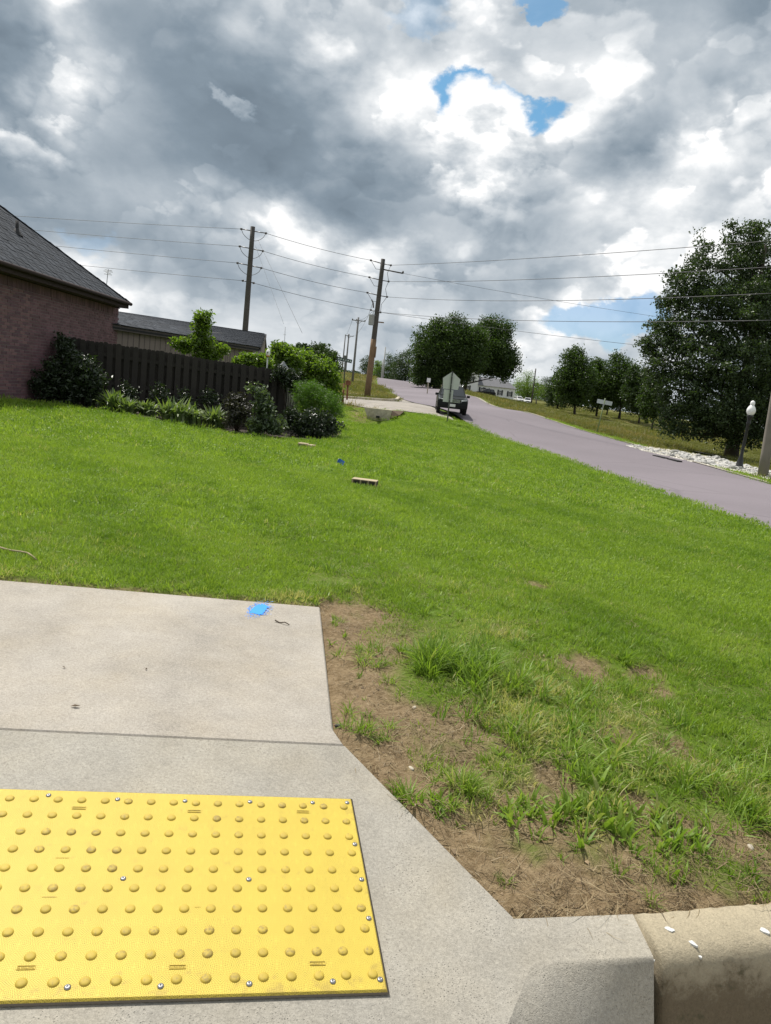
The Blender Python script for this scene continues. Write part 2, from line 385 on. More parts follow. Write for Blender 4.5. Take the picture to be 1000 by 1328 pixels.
def pdist(x, y, poly):
    "signed distance to a polygon (negative inside)"
    poly = np.asarray(poly, float)[:, :2]; x = np.asarray(x, float); y = np.asarray(y, float)
    d = np.full(x.shape, 1e9); inside = np.zeros(x.shape, bool); n = len(poly)
    for i in range(n):
        a, b = poly[i], poly[(i+1) % n]; e = b-a; L = e@e+1e-12
        t = np.clip(((x-a[0])*e[0]+(y-a[1])*e[1])/L, 0, 1)
        d = np.minimum(d, np.hypot(x-a[0]-t*e[0], y-a[1]-t*e[1]))
        c = ((a[1] > y) != (b[1] > y)) & (x < (b[0]-a[0])*(y-a[1])/(b[1]-a[1]+1e-15)+a[0]); inside ^= c
    return np.where(inside, -d, d)
def sstep(a, b, x):
    t = np.clip((x-a)/(b-a), 0, 1); return t*t*(3-2*t)
def vnoise(x, y, sc, seed=0, octv=3):
    "cheap value noise in 0..1"
    out = np.zeros(np.shape(x)); amp = 1.0; tot = 0
    for o in range(octv):
        X_ = np.asarray(x)*sc+seed*17.3+o*5.1; Y_ = np.asarray(y)*sc+seed*9.7+o*3.3
        i = np.floor(X_); j = np.floor(Y_); fx = X_-i; fy = Y_-j; fx = fx*fx*(3-2*fx); fy = fy*fy*(3-2*fy)
        h = lambda a, b: np.modf(np.abs(np.sin(a*127.1+b*311.7+seed*74.7)*43758.5453))[0]
        out += amp*((h(i, j)*(1-fx)+h(i+1, j)*fx)*(1-fy)+(h(i, j+1)*(1-fx)+h(i+1, j+1)*fx)*fy); tot += amp; amp *= .5; sc *= 2.1
    return out/tot
# ------------------------------------------------------------------ warning mat frame, concrete corner points
M0 = np.array([-.02672, 1.91435, .24804]); MX = np.array([.87460, .18866, -.03743])/.8955; MY = np.array([-.10984, .52198, .06452])/.5373
MX /= np.linalg.norm(MX); MY -= MX*(MX@MY); MY /= np.linalg.norm(MY); MN = np.cross(MX, MY)
def onmat(px, py, lift=0.0):
    d = ray(px, py); return CP+d*((MN@(M0-CP)-.004+lift)/(MN@d))
def ramp_z(x, y): return M0[2]-(MN[0]*(x-M0[0])+MN[1]*(y-M0[1]))/MN[2]-.004/MN[2]
J_R = onmat(447, 967); J_L = onmat(0, 946); J_L2 = J_L+(J_L-J_R)*1.3
A_ = atz(665, 1190, .196); B_ = atz(820, 1184, .214); C_ = atz(848, 1242, .204); D_ = atz(690, 1250, .186)
E_ = onmat(652, 1345)
G_R = onmat(560, 1352); _dx = np.array([MX[0], MX[1], 0]); G_L = G_R-_dx*2.6; G_L[2] = ramp_z(*G_L[:2])
P_TR = atz(415, 787, .333); P_K = atz(432, 945, .287); P_TL = atz(0, 752, .388); P_TL2 = P_TL+(P_TL-P_TR)*1.2
TAN_D = atz(1000, 1171, .215)-B_; TAN_D[2] = 0; TAN_D /= np.linalg.norm(TAN_D); TAN_N = np.array([TAN_D[1], -TAN_D[0], 0])
def tan_pt(s, o, z):
    c = .035*s*s                                               # the old kerb bends slowly away up the street
    return B_+TAN_D*s+TAN_N*(o-c)+np.array([0, 0, z-B_[2]])
CONC_POLY = [P_TL2, P_TR, P_K, J_R, A_, B_]+[tan_pt(s, 0, 0) for s in (.3, .6, 1, 1.6, 2.4, 3.5, 5)]+[tan_pt(5, 3, 0), np.array([6, -6, 0]), np.array([-8, -6, 0]), np.array([-8, P_TL2[1], 0])]
# ------------------------------------------------------------------ materials of the ground works
M_CONC = concrete('pale_concrete', (.355, .326, .285), stain=.42)
M_CONC2 = concrete('grey_concrete', (.328, .308, .268), stain=.44)
M_GAP = simple('dirt_in_joint', (.03, .024, .017), .95)
def tan_concrete():
    m, nt, b = new_mat('weathered_tan_concrete'); p = geo_pos(nt)
    sp = nt.nodes.new('ShaderNodeSeparateXYZ'); nt.links.new(p, sp.inputs[0]); z = X(nt, sp.outputs[2])
    big = X(nt, n_noise(nt, p, 4, 5, .65).outputs['Fac']); mid = X(nt, n_noise(nt, p, 22, 6, .7).outputs['Fac']); fin = X(nt, n_noise(nt, p, 150, 5, .8).outputs['Fac'])
    stain = (z*-13+2.45+(big-.5)*2.6+(mid-.5)*3.0+(fin-.5)*2.2).sat()
    f = 1+(mid-.5)*.6+(fin-.5)*1.3
    col = n_mix(nt, stain*.85, (.38, .325, .225), (.105, .076, .042)); moss = (mid.step(.52, .70))*stain*.6
    col = n_mix(nt, moss, col, (.05, .05, .022))
    nt.links.new(n_mix(nt, 1.0, col, n_comb(nt, f, f, f), 'MULTIPLY'), b.inputs['Base Color']); b.inputs['Roughness'].default_value = .93
    bump(nt, b, mid*.8+fin*.7, .95, .006); return m
M_TAN = tan_concrete()
def asphalt_mat(name, c, var=.16):
    m, nt, b = new_mat(name); p = geo_pos(nt)
    big = X(nt, n_noise(nt, p, .25, 5, .6).outputs['Fac']); fin = X(nt, n_noise(nt, p, 30, 6, .75).outputs['Fac'])
    pat = X(nt, n_noise(nt, p, .06, 3, .5).outputs['Fac'])
    cr = X(nt, n_vor(nt, n_mix(nt, .12, p, n_noise(nt, p, 1.3, 4, .6).outputs['Color'], 'ADD'), .33, 'DISTANCE_TO_EDGE').outputs['Distance']); crk = (1-cr.step(.0, .022))*(big.step(.42, .6))
    f = (1-crk*.20)*(1+(pat.step(.5, .56)-.5)*.08)+(big-.5)*var*2.2+(fin-.5)*.35+(pat-.5)*var
    nt.links.new(n_mix(nt, 1.0, tuple(c), n_comb(nt, f, f, f), 'MULTIPLY'), b.inputs['Base Color']); b.inputs['Roughness'].default_value = .88
    b.inputs['Specular IOR Level'].default_value = .3
    bump(nt, b, fin, .4, .01); return m
M_ROAD = asphalt_mat('mauve_chip_seal', (.172, .150, .165)); M_DRIVE = concrete('street_concrete', (.285, .262, .235), stain=.5, pits=.5)
M_GUT = concrete('gutter_concrete', (.42, .38, .30), stain=.5)
# ------------------------------------------------------------------ ground masks (world space)
def edge_dist(x, y):
    "distance from the concrete edges on the lawn side"
    return pdist(x, y, CONC_POLY)
_tanline_y = lambda x: B_[1]+(x-B_[0])*TAN_D[1]/TAN_D[0]
BARE = [(gp(*q[:2]), q[2]) for q in ((760, 866, .13), (840, 872, .07), (690, 850, .05), (600, 935, .16), (720, 1000, .07), (800, 950, .08), (870, 960, .07), (660, 1060, .16), (590, 990, .13), (830, 1040, .06), (960, 1100, .10), (900, 1130, .09), (700, 1130, .14), (640, 855, .05), (480, 850, .12), (990, 1080, .08), (700, 760, .10), (860, 900, .05), (930, 1030, .05))]
def soil_mask(x, y):
    d = edge_dist(x, y); n = vnoise(x, y, 5.5, 3, 4); n2 = vnoise(x, y, 16, 5, 3)
    right = np.where(y-_tanline_y(x) < .34, 1, 0)
    along_pad = sstep(-.62, -.25, x)*(x > -.5)
    w = .36+.02*np.sin(y*6)                                     # breadth of the bare strip beside the pad
    s = sstep(w+.16, w-.14, d+(n-.5)*.50+(n2-.5)*.16)*np.where(x > -.30, 1.0, 0)*sstep(1.15, .75, x)
    s2 = sstep(.20, .05, d+(n-.5)*.24+(n2-.5)*.1)*np.where(x > .35, 1.0, 0.0)   # litter strip behind the kerb
    s3 = sstep(.09, .03, d+(n2-.5)*.08)*np.where(x <= -.30, .8, 0.0)
    out = np.maximum(np.maximum(s, s2), s3)
    for P, r in BARE:
        q = np.hypot(x-P[0], (y-P[1])*.8); out = np.maximum(out, sstep(r*1.35, r*.55, q+(n-.5)*r*1.5+(n2-.5)*r*.8)*.95)
    return np.clip(out, 0, 1)
ROAD_EDGE_L = ROAD_L+_jl
ROAD_POLY = [np.array([7.2, 2.5, 0]), np.array([6.6, 6, 0])]+ROAD_EDGE_L+ROAD_R[::-1]+[np.array([11.0, 14, 0]), np.array([12.0, 6, 0]), np.array([12.5, 2.5, 0])]
SIDE_N = [aty(*q) for q in ((330, 505, 36.5), (400, 513.5, 35), (447, 523, 34), (485, 528.5, 33), (520, 533, 32.2), (548, 538.5, 31.2))]
SIDE_F = [aty(*q) for q in ((330, 497, 50), (400, 508, 47.5), (448, 517, 46), (484, 522.5, 45), (510, 522.8, 44.6), (517, 520.5, 46.5), (519, 517.2, 51))]
SIDE_POLY = SIDE_N+[ROAD_L[-1]+(.8, .4, 0), _jl[0]+(.8, .4, 0)]+SIDE_F[::-1]
def ground_z(x, y):
    z = tz(x, y)
    x = np.asarray(x, float); y = np.asarray(y, float)
    near = (np.hypot(x, y) < 9)
    if near.any():
        xn, yn = x[near], y[near]; d = edge_dist(xn, yn); zn = z[near]
        # flush a little below the concrete, clods and hollows in the bare strip
        sm = soil_mask(xn, yn)
        zn = zn-.020*sm+sm*((vnoise(xn, yn, 11, 9, 4)-.5)*.045+(vnoise(xn, yn, 38, 19, 3)-.5)*.016)+(1-sm)*(vnoise(xn, yn, 3.5, 4, 3)-.5)*.03
        zn = zn-sstep(.05, .0, d)*.018
        zn = np.where(d < -.02, zn-.35*sstep(-.02, -.07, d), zn)
        z = z.copy(); z[near] = zn
    hx, hy = atz(490, 545, .2)[0], 30.2; z = z-.34*np.exp(-((x-hx)/1.0)**2-((y-hy)/1.2)**2)      # hollow before the culvert headwall
    for poly in (ROAD_POLY, SIDE_POLY):
        d = pdist(x, y, poly); z = z-.07*sstep(.0, -.45, d)
    return z
def meadow_mask(x, y):
    "rough unmown field beyond the road and on the bank"
    d = pdist(x, y, ROAD_POLY); right = (x > np.interp(y, [0, 20, 46, 74, 98, 122, 146, 172, 400], [9, 10.7, 8.2, 7.6, 6.6, 4.6, 1.4, -1.5, -15]))
    m = sstep(0, 1.0, d)*right
    left = (y > 33)*(x < np.interp(y, [30, 52, 78, 112, 150, 182], [3, 0, -1.2, -3, -5.8, -8]))
    return np.clip(np.maximum(m, left*sstep(0, .6, d)), 0, 1)
def gpz(px, py):
    P = np.array(gp(px, py)); P[2] = ground_z(P[:1], P[1:2])[0]; return P
def build_ground():
    az = np.radians(np.r_[np.arange(-180, -40, 5.0), np.arange(-40, -32, .8), np.arange(-32, 34, .34), np.arange(34, 44, .8), np.arange(44, 180, 5.0)])
    r = np.r_[.02, .3, np.geomspace(.6, 12, 300), np.geomspace(12, 240, 230)[1:], np.geomspace(240, 6000, 26)[1:]]
    A, R = np.meshgrid(az, r); x = R*np.sin(A); y = R*np.cos(A)
    z = ground_z(x.ravel(), y.ravel()).reshape(x.shape)
    near = (R < 9).ravel(); soil = np.zeros(x.size); soil[near] = soil_mask(x.ravel()[near], y.ravel()[near])
    bk = aty(465, 536, 31.6); soil = np.maximum(soil, .9*np.exp(-((x.ravel()-bk[0])/.55)**2-((y.ravel()-bk[1])/1.1)**2))
    mead = meadow_mask(x.ravel(), y.ravel())
    na, nr = len(az), len(r); i = np.arange(nr-1)[:, None]*na; j = np.arange(na)[None]
    j2 = (j+1) % na; Fq = np.stack([i+j, i+j2, i+na+j2, i+na+j], -1).reshape(-1, 4)
    m, nt, b = new_mat('ground_cover'); p = geo_pos(nt)
    so = X(nt, attr(nt, 'soil')); md = X(nt, attr(nt, 'meadow'))
    n1 = X(nt, n_noise(nt, p, .35, 5, .6).outputs['Fac']); n2 = X(nt, n_noise(nt, p, 3.0, 6, .65).outputs['Fac']); n3 = X(nt, n_noise(nt, p, 45, 5, .7).outputs['Fac'])
    n4 = X(nt, n_noise(nt, p, 170, 4, .7).outputs['Fac'])
    lawn = n_mix(nt, n2.step(.35, .7), (.085, .150, .014), (.13, .19, .026)); lawn = n_mix(nt, (n3.step(.45, .75))*.5, lawn, (.15, .15, .045))
    mea = n_mix(nt, n2.step(.35, .65), (.070, .098, .016), (.128, .116, .036)); mea = n_mix(nt, (n1.step(.4, .65))*.75, mea, (.135, .112, .044)); mea = n_mix(nt, (n3.step(.5, .8))*.5, mea, (.045, .06, .014))
    soil_c = n_mix(nt, n3.step(.3, .72), (.172, .120, .064), (.315, .235, .140)); soil_c = n_mix(nt, (n4.step(.55, .72))*.65, soil_c, (.37, .29, .18)); soil_c = n_mix(nt, (n2.step(.5, .75))*.5, soil_c, (.095, .062, .034))
    c = n_mix(nt, md, lawn, mea); c = n_mix(nt, so, c, soil_c)
    nt.links.new(c, b.inputs['Base Color']); b.inputs['Roughness'].default_value = .95; b.inputs['Specular IOR Level'].default_value = .1
    bump(nt, b, n3*.6+n4*.5, .9, .02)
    o = np_mesh('ground', np.stack([x.ravel(), y.ravel(), z.ravel()], -1), Fq[:, ::-1], m, attrs={'soil': ('POINT', soil), 'meadow': ('POINT', mead)}, smooth=True)
    tag(o, kind='structure'); return o
GROUND = build_ground()
# ------------------------------------------------------------------ pavement pad, ramp and kerbs
walk = tag(empty('sidewalk', (0, 0, 0)), kind='structure')
def slab(name, top, mat, depth=.14, lower=None, bev=.006):
    mb = MB(); n = len(top); t = [np.array(p) for p in top]; bt = [p-(0, 0, depth) for p in t]
    mb.add(t+bt, [tuple(range(n))]+[(i, n+i, n+(i+1) % n, (i+1) % n) for i in range(n)])
    return mb.build(name, mat, walk, bevel=bev)
def lerp(a, b, t): return a+(b-a)*t
gapv = (P_K-J_R)*0; jn = np.array([-(J_R-J_L)[1], (J_R-J_L)[0], 0]); jn /= np.linalg.norm(jn)
slab('concrete_slab', [P_TL2, P_TR, P_K, J_R+jn*.004, J_L2+jn*.004], M_CONC)
for q in (J_L2, J_R, G_L, G_R, E_): q[2] = ramp_z(*q[:2])
def ramp_slab():
    t = [J_L2-jn*.004, J_R-jn*.004, A_, D_, E_, G_R, G_L]; n = len(t); mb = MB()
    mb.add(t+[p-(0, 0, .1) for p in t], [(0, 6, 5, 1), (1, 5, 4, 3), (1, 3, 2)]+[(i, n+i, n+(i+1) % n, (i+1) % n) for i in range(n)]); mb.build('concrete_slab', M_CONC2, walk)
ramp_slab()
_c2 = C_+TAN_N*.07; _c2[2] = -.03; _d2 = E_
def kerb_return():
    up0, up1 = (D_-A_), (C_-B_); rows = []; n = 14
    top = [lerp(A_, B_, k/n) for k in range(n+1)]; fold = [lerp(D_, C_, k/n) for k in range(n+1)]; bot = [lerp(E_, _c2, (k/n)) for k in range(n+1)]
    for t in (0, .03, .5, .95): rows.append([lerp(p, q, t)-(0, 0, .006 if t == 0 else 0) for p, q in zip(top, fold)])
    for t in np.linspace(1/7, 1, 7): rows.append([lerp(lerp(p, q, .95+.05*t), lerp(q, r, .07*t), t)-(0, 0, 0) for p, q, r in zip(top, fold, bot)])
    for t in (.4, .7, 1.0): rows.append([lerp(q, r, t) for q, r in zip(fold, bot)])
    V = np.array(rows).reshape(-1, 3); m = n+1; Fq = np.array([(i*m+k, i*m+k+1, i*m+m+k+1, i*m+m+k) for i in range(len(rows)-1) for k in range(n)])
    o = np_mesh('kerb_return', V, Fq, M_CONC2, walk, smooth=True)
    mb = MB(); e = [np.array(r[-1]) for r in rows]; mb.add(e+[np.array([e[0][0], e[0][1], -.1])], [tuple(range(len(e)+1))]); mb.build('kerb_return_end', M_CONC2, walk)
kerb_return()
fl = MB(); fl.add([J_L2-jn*.008-(0, 0, .012), J_R-jn*.008-(0, 0, .012), J_R+jn*.008-(0, 0, .012), J_L2+jn*.008-(0, 0, .012)], [(0, 1, 2, 3)]); fl.build('joint_filler', M_GAP, walk)
# old tan kerb
kerb = tag(empty('kerb', tuple(B_)), kind='structure')
def build_tan():
    prof = [(0, .02), (0, .208), (.006, .2145), (.05, .215), (.098, .211), (.118, .203), (.133, .189), (.142, .170), (.156, .11), (.176, .03), (.195, -.05), (.195, -.08)]
    ss = np.r_[.003, np.linspace(.03, 1.2, 60), np.linspace(1.25, 5, 40)]; vs = []
    rr = np.random.RandomState(4)
    for s in ss:
        for k, (o, z) in enumerate(prof):
            j = (rr.rand(2)-.5)*.005 if 1 < k < 9 else (0, 0); p = tan_pt(s, o+j[0], z+j[1]); vs.append(p-np.array(B_))
    n = len(prof); fs = [(i*n+k, i*n+k+1, (i+1)*n+k+1, (i+1)*n+k) for i in range(len(ss)-1) for k in range(n-1)]+[tuple(range(n))]
    mb = MB(); mb.add(vs, fs, True); mb.build('kerb_stone', M_TAN, kerb)
    M_WHITE = simple('worn_white_paint', (.52, .52, .50), .8, var=.3, scale=90)
    for (px, py, a, b_, rot) in ((868, 1206, .022, .013, -.3), (898, 1221, .025, .011, -.75), (910, 1231, .010, .006, -.6), (992, 1207, .026, .015, -.7), (850, 1236, .004, .003, 0)):
        c = atz(px, py, .213); oo = (c-B_)@TAN_N+.035*((c-B_)@TAN_D)**2; zt = np.interp(oo, [q[0] for q in prof], [q[1] for q in prof])+.0022; pts = []
        for k in range(11):
            t = 2*math.pi*k/11; q = 1+(rr.rand()-.5)*.5; u, v = .5*a*q*math.cos(t), .55*b_*q*math.sin(t)
            pts.append((c[0]+u*math.cos(rot)-v*math.sin(rot)-B_[0], c[1]+u*math.sin(rot)+v*math.cos(rot)-B_[1]))
        o = MB(); o.add([(x_, y_, zt-B_[2]) for x_, y_ in pts]+[(x_, y_, zt-B_[2]-.005) for x_, y_ in pts], [tuple(range(11))]+[(k, 11+k, 11+(k+1) % 11, (k+1) % 11) for k in range(11)])
        o.build('paint_chip', M_WHITE, kerb)
build_tan()
# gutter and the street the camera stands in
mb = MB(); pts0 = [G_L-(3, 0, .0), G_R, E_, _d2, _c2]+[tan_pt(s, .19, 0) for s in (.3, .8, 1.5, 3, 5)]
top = []
for p in pts0: q = np.array(p); q[2] = min(.065, q[2]-.005) if q[0] < C_[0]-.01 else -.04; top.append(q)
low = [q-np.array([0, .55, 0]) for q in top]; n = len(top)
mb.add(top+low, [(i, i+1, n+i+1, n+i) for i in range(n-1)]); tag(mb.build('gutter', M_GUT), kind='structure')
mb = MB(); mb.add([(-9, -8, .045), (7, -8, .045), (7, 3.0, .045), (5.0, 2.8, .045)]+[tuple(q-np.array([0, .5, q[2]-.045])) for q in top[::-1]], [tuple(range(4+n))]); tag(mb.build('street', asphalt_mat('street_asphalt', (.09, .085, .085))), kind='structure')
# ------------------------------------------------------------------ yellow warning mat
MM = Matrix(((MX[0], MY[0], MN[0], M0[0]), (MX[1], MY[1], MN[1], M0[1]), (MX[2], MY[2], MN[2], M0[2]), (0, 0, 0, 1)))
MMI = MM.inverted()
mat_o = empty('warning_mat'); mat_o.matrix_world = Matrix.Translation((0, 0, .0005)) @ MM
tag(mat_o, 'yellow warning mat with rows of raised domes screwed to the concrete ramp', 'tactile mat')
def yellow_mat():
    m, nt, b = new_mat('yellow_polymer'); p = oc(nt)
    big = X(nt, n_noise(nt, p, 5, 5, .6).outputs['Fac']); fin = X(nt, n_noise(nt, p, 90, 5, .7).outputs['Fac'])
    # rings of tiny grip dots around every dome
    sp = nt.nodes.new('ShaderNodeSeparateXYZ'); nt.links.new(p, sp.inputs[0])
    fx = (X(nt, sp.outputs[0])*(1/.0597)+.5).fn('FRACT')-.5; fy = (X(nt, sp.outputs[1])*(1/.0597)+.5).fn('FRACT')-.5
    rr = (fx*fx+fy*fy).fn('SQRT'); th = fy.fn('ARCTAN2', fx)
    ring = (rr*(0.0597/.0054*2*math.pi)).fn('COSINE'); ringi = (rr*(.0597/.0054)).fn('FLOOR')+1.0
    dots = ring*(th*(ringi*6.0)).fn('COSINE')
    d = dots.step(.15, .6)
    f = 1+(big-.5)*.26+(fin-.5)*.18-d*.46+.07
    dirt = (X(nt, n_noise(nt, p, 26, 6, .7).outputs['Fac'])+(X(nt, sp.outputs[1])*-1.0-.50).step(0, .08)*.10+(X(nt, sp.outputs[0])+.02).step(0, .05)*.10).step(.585, .74)
    col = n_mix(nt, dirt*.55, n_mix(nt, 1.0, (.545, .412, .056), n_comb(nt, f, f, f), 'MULTIPLY'), (.33, .235, .05))
    nt.links.new(col, b.inputs['Base Color']); b.inputs['Roughness'].default_value = .55; b.inputs['Specular IOR Level'].default_value = .35
    bump(nt, b, d*-1.0, .55, .0015); return m
M_YEL = yellow_mat()
def dome_mat():
    m, nt, b = new_mat('yellow_dome'); p = geo_pos(nt); r = X(nt, rnd_obj(nt)); n = X(nt, n_noise(nt, p, 130, 5, .75).outputs['Fac']); n2 = X(nt, n_noise(nt, p, 6, 4, .6).outputs['Fac'])
    d = (n+(n2-.5)*.5+(r-.5)*.16).step(.50, .70); f = 1+(n-.5)*.5+(r-.5)*.22
    nt.links.new(n_mix(nt, d*.75, n_mix(nt, 1.0, (.43, .312, .036), n_comb(nt, f, f, f), 'MULTIPLY'), (.20, .145, .045)), b.inputs['Base Color']); b.inputs['Roughness'].default_value = .68; return m
M_YD = dome_mat()
M_STEEL = simple('screw_steel', (.26, .26, .26), .38, .9, var=.3, scale=300)
_c = MMI @ Vector(onmat(456, 1038)); _d = MMI @ Vector(onmat(502, 1282))
x1, y1, y0 = .028, .040, -.5373-.040
mb = MB(); L0 = -1.225
mb.add([(L0, y0, 0), (x1, y0, 0), (x1, y1, 0), (L0, y1, 0), (L0+.004, y0+.004, .005), (x1-.004, y0+.004, .005), (x1-.004, y1-.004, .005), (L0+.004, y1-.004, .005), (L0, y0, -.004), (x1, y0, -.004), (x1, y1, -.004), (L0, y1, -.004)],
       [(4, 5, 6, 7), (0, 1, 5, 4), (1, 2, 6, 5), (2, 3, 7, 6), (3, 0, 4, 7), (8, 9, 1, 0), (9, 10, 2, 1), (10, 11, 3, 2), (11, 8, 0, 3)])
mb.build('mat_sheet', M_YEL, mat_o)
mb = MB(); mb.add([(L0-.003, y0-.005, .0005), (x1+.0035, y0-.005, .0005), (x1+.0035, y1+.002, .0005), (L0-.003, y1+.002, .0005)], [(0, 1, 2, 3)]); mb.build('grout_line', M_GAP, mat_o)
mb = MB(); mb.lathe((0, 0, 0), [(.0118, 0), (.0114, .0012), (.0100, .0030), (.0078, .0041), (.004, .0045), (0.00001, .0046)], 18)
dome = mb.build('dome', M_YD, mat_o); first = True
for r_ in range(10):
    for c_ in range(21):
        loc = (-c_*.0597, -r_*.0597, .005)
        if c_ == 20: continue
        if first: dome.location = loc; first = False
        else: inst(dome, loc)
mb = MB(); mb.lathe((0, 0, 0), [(.0068, 0), (.0068, .0012), (.0055, .0026), (.0035, .0034), (.0019, .0036), (.0019, .0022), (.00001, .0022)], 14)
screw = mb.build('screw', M_STEEL, mat_o)
for k, (zx, zy) in enumerate([(121, 142), (293, 152), (461, 156), (623, 158), (779, 160), (865, 160), (884, 264), (901, 352), (919, 449), (947, 602), (829, 607), (621, 613), (400, 619), (168, 622), (307, 350), (620, 352)]):
    q = MMI @ Vector(onmat(zx/1.923, 960+zy/1.923, .004)); loc = (q.x, q.y, .005)
    if k == 0: screw.location = loc
    else: inst(screw, loc, (0, 0, k*.7))
def plate(zx, zy, w=.034, h=.0085, k=0):
    q = MMI @ Vector(onmat(zx/1.923, 960+zy/1.923, .004)); mb = MB(); t = .0011
    for s in (-1, 1):
        mb.box((0, s*h/2, .0008), (w, t, .0016)); mb.box((s*w/2, 0, .0007), (t, h, .0014))
    rr = random.Random(k); x_ = -w*.42
    while x_ < w*.42:                                          # worn moulded letters, too small to read
        l = rr.uniform(.001, .0022); mb.box((x_, rr.uniform(-.0003, .0003), .0006), (l*.6, h*.42, .0012)); mb.box((x_, rr.choice((-1, 1))*h*.18, .0006), (l, .0008, .0010)); x_ += l+.0009
    o = mb.build('name_plate', M_YD, mat_o); o.location = (q.x, q.y, .005)
for k, q in enumerate(((197, 174), (484, 182), (755, 183), (65, 573), (442, 571), (791, 562))): plate(*q, k=k)
def ridge(zx, zy, w, k):
    q = MMI @ Vector(onmat(zx/1.923, 960+zy/1.923, .004)); mb = MB(); rr = random.Random(k); x_ = -w/2
    while x_ < w/2:
        l = rr.uniform(.0012, .0028); mb.box((x_, 0, .0005), (l*.7, .0032, .001)); x_ += l+.0008
    o = mb.build('moulded_text', M_YD, mat_o); o.location = (q.x, q.y, .005)
ridge(157, 298, .03, 5); ridge(124, 396, .03, 6); ridge(493, 421, .012, 8)
# ------------------------------------------------------------------ marks and bits on the pad
def pad_z(px, py):
    z = .33
    for _ in range(4):
        P = atz(px, py, z); t = (P-J_R)@jn; T = (P_TR-J_R)@jn; s = (P-J_R)@(J_L-J_R)/((J_L-J_R)@(J_L-J_R))
        z = lerp(lerp(J_R[2], J_L[2], s), lerp(P_TR[2], P_TL[2], s*.6), np.clip(t/T, 0, 1))
    return atz(px, py, z+.006)
M_BLUE = simple('blue_marking_paint', (.010, .235, .80), .65, var=.2, scale=120)
def blue_mark():
    c = pad_z(336, 790); rr = np.random.RandomState(3); V = []; Fs = []
    def blob(cx, cy, r, n):
        b = len(V); ph = rr.rand()*6
        for k in range(n):
            t = 2*math.pi*k/n; q = r*(1+.07*math.sin(3*t+ph)+.07*rr.randn())*(1.0/max(abs(math.cos(t)), abs(math.sin(t)))**.6); V.append((cx+q*math.cos(t)*1.0, cy+q*math.sin(t)*2.2, 0))
        Fs.append(tuple(range(b, b+n)))
    blob(0, 0, .034, 60)
    for _ in range(260):
        a = rr.rand()*2*math.pi; d = .036*(1+abs(rr.randn())*.33); blob(d*math.cos(a)*1.05, d*math.sin(a)*2.2, rr.uniform(.0006, .0022), 6)
    mb = MB(); mb.add(V, Fs); o = mb.build('paint_mark', M_BLUE); o.location = c
    o.rotation_euler = (0.03, 0, -.1); tag(o, 'bright blue sprayed paint mark at the far edge of the concrete pad', 'paint mark'); return o
blue_mark()
M_BARK = simple('twig_bark', (.06, .042, .026), .9, var=.3, scale=80)
def stick(name, px, py, L, r, rz, label, cat='twig', zf=None, bend=.06, mat=None, lift=.0):
    c = zf if zf is not None else gpz(px, py); pts = []
    for k in range(7):
        t = k/6-.5; pts.append((t*L, bend*L*math.sin(t*5+1), r*.9+lift+.004*math.sin(t*9)))
    mb = MB(); mb.tube(pts, [r*(1-.35*k/6) for k in range(7)], 7); o = mb.build(name, mat or M_BARK); o.location = c; o.rotation_euler = (0, 0, rz)
    tag(o, label, cat); return o
stick('twig', 366, 808, .075, .0032, -.30, 'short brown twig lying on the concrete near the blue mark', zf=pad_z(366, 808), bend=.008)
M_LEAFB = simple('dry_leaf', (.07, .045, .02), .8, var=.3)
for k, (px, py, l) in enumerate(((98, 916, 'dark dry leaf scrap on the open middle of the concrete pad'), (190, 868, 'tiny leaf scrap on the concrete pad right of the larger one'), (83, 866, 'tiny brown leaf scrap on the left part of the concrete pad'))):
    c = pad_z(px, py); mb = MB(); w = (.016, .008, .008)[k]
    mb.add([(-w, 0, .001), (-.2*w, .45*w, .004), (w, .1*w, .002), (0, -.4*w, .003), (0, 0, .006)], [(0, 3, 4), (3, 2, 4), (2, 1, 4), (1, 0, 4)]); o = mb.build('leaf_scrap', M_LEAFB); o.location = c; o.rotation_euler = (0, 0, k*1.3+.2)
    tag(o, l, 'leaf')
# ------------------------------------------------------------------ roads
def strip(name, Lp, Rp, mat, nx=10, sub=8, lift=0.0, crown=.0, kind='structure', drape=False):
    "sheet between two edge polylines, following their own heights"
    def res(P, n):
        P = np.array(P); s = np.r_[0, np.cumsum(np.linalg.norm(np.diff(P[:, :2], axis=0), axis=1))]; s /= s[-1]; t = np.linspace(0, 1, n)
        # smooth the corners a little
        out = np.stack([np.interp(t, s, P[:, k]) for k in range(3)], -1)
        for _ in range(6): out[1:-1] = .25*out[:-2]+.5*out[1:-1]+.25*out[2:]
        return out
    n = max(len(Lp), len(Rp))*sub; A, B = res(Lp, n), res(Rp, n); V = []
    for k in range(nx+1):
        t = k/nx; q = A*(1-t)+B*t; q[:, 2] += lift+crown*4*t*(1-t); V.append(q)
    V = np.array(V).transpose(1, 0, 2).reshape(-1, 3)
    if drape: V[:, 2] = tz(V[:, 0], V[:, 1])+lift
    i = np.arange(n-1)[:, None]*(nx+1); j = np.arange(nx)[None]
    Fq = np.stack([i+j, i+j+1, i+nx+2+j, i+nx+1+j], -1).reshape(-1, 4)
    o = np_mesh(name, V, Fq, mat, smooth=True); tag(o, kind=kind); return o
RL = [np.array([7.2, 1.0, -.02]), np.array([6.7, 5.5, -.01])]+ROAD_L+[lerp(ROAD_L[-1], _jl[0], .3), lerp(ROAD_L[-1], _jl[0], .7)]+_jl+[np.array([-15, 230, 4.6])]
RR = [np.array([11.9, 1.0, -.04]), np.array([11.6, 8, -.03]), np.array([11.2, 15, 0])]+ROAD_R+[np.array([-8, 230, 4.9])]
strip('road', RL, RR, M_ROAD, nx=14, sub=12, lift=.0, drape=True)
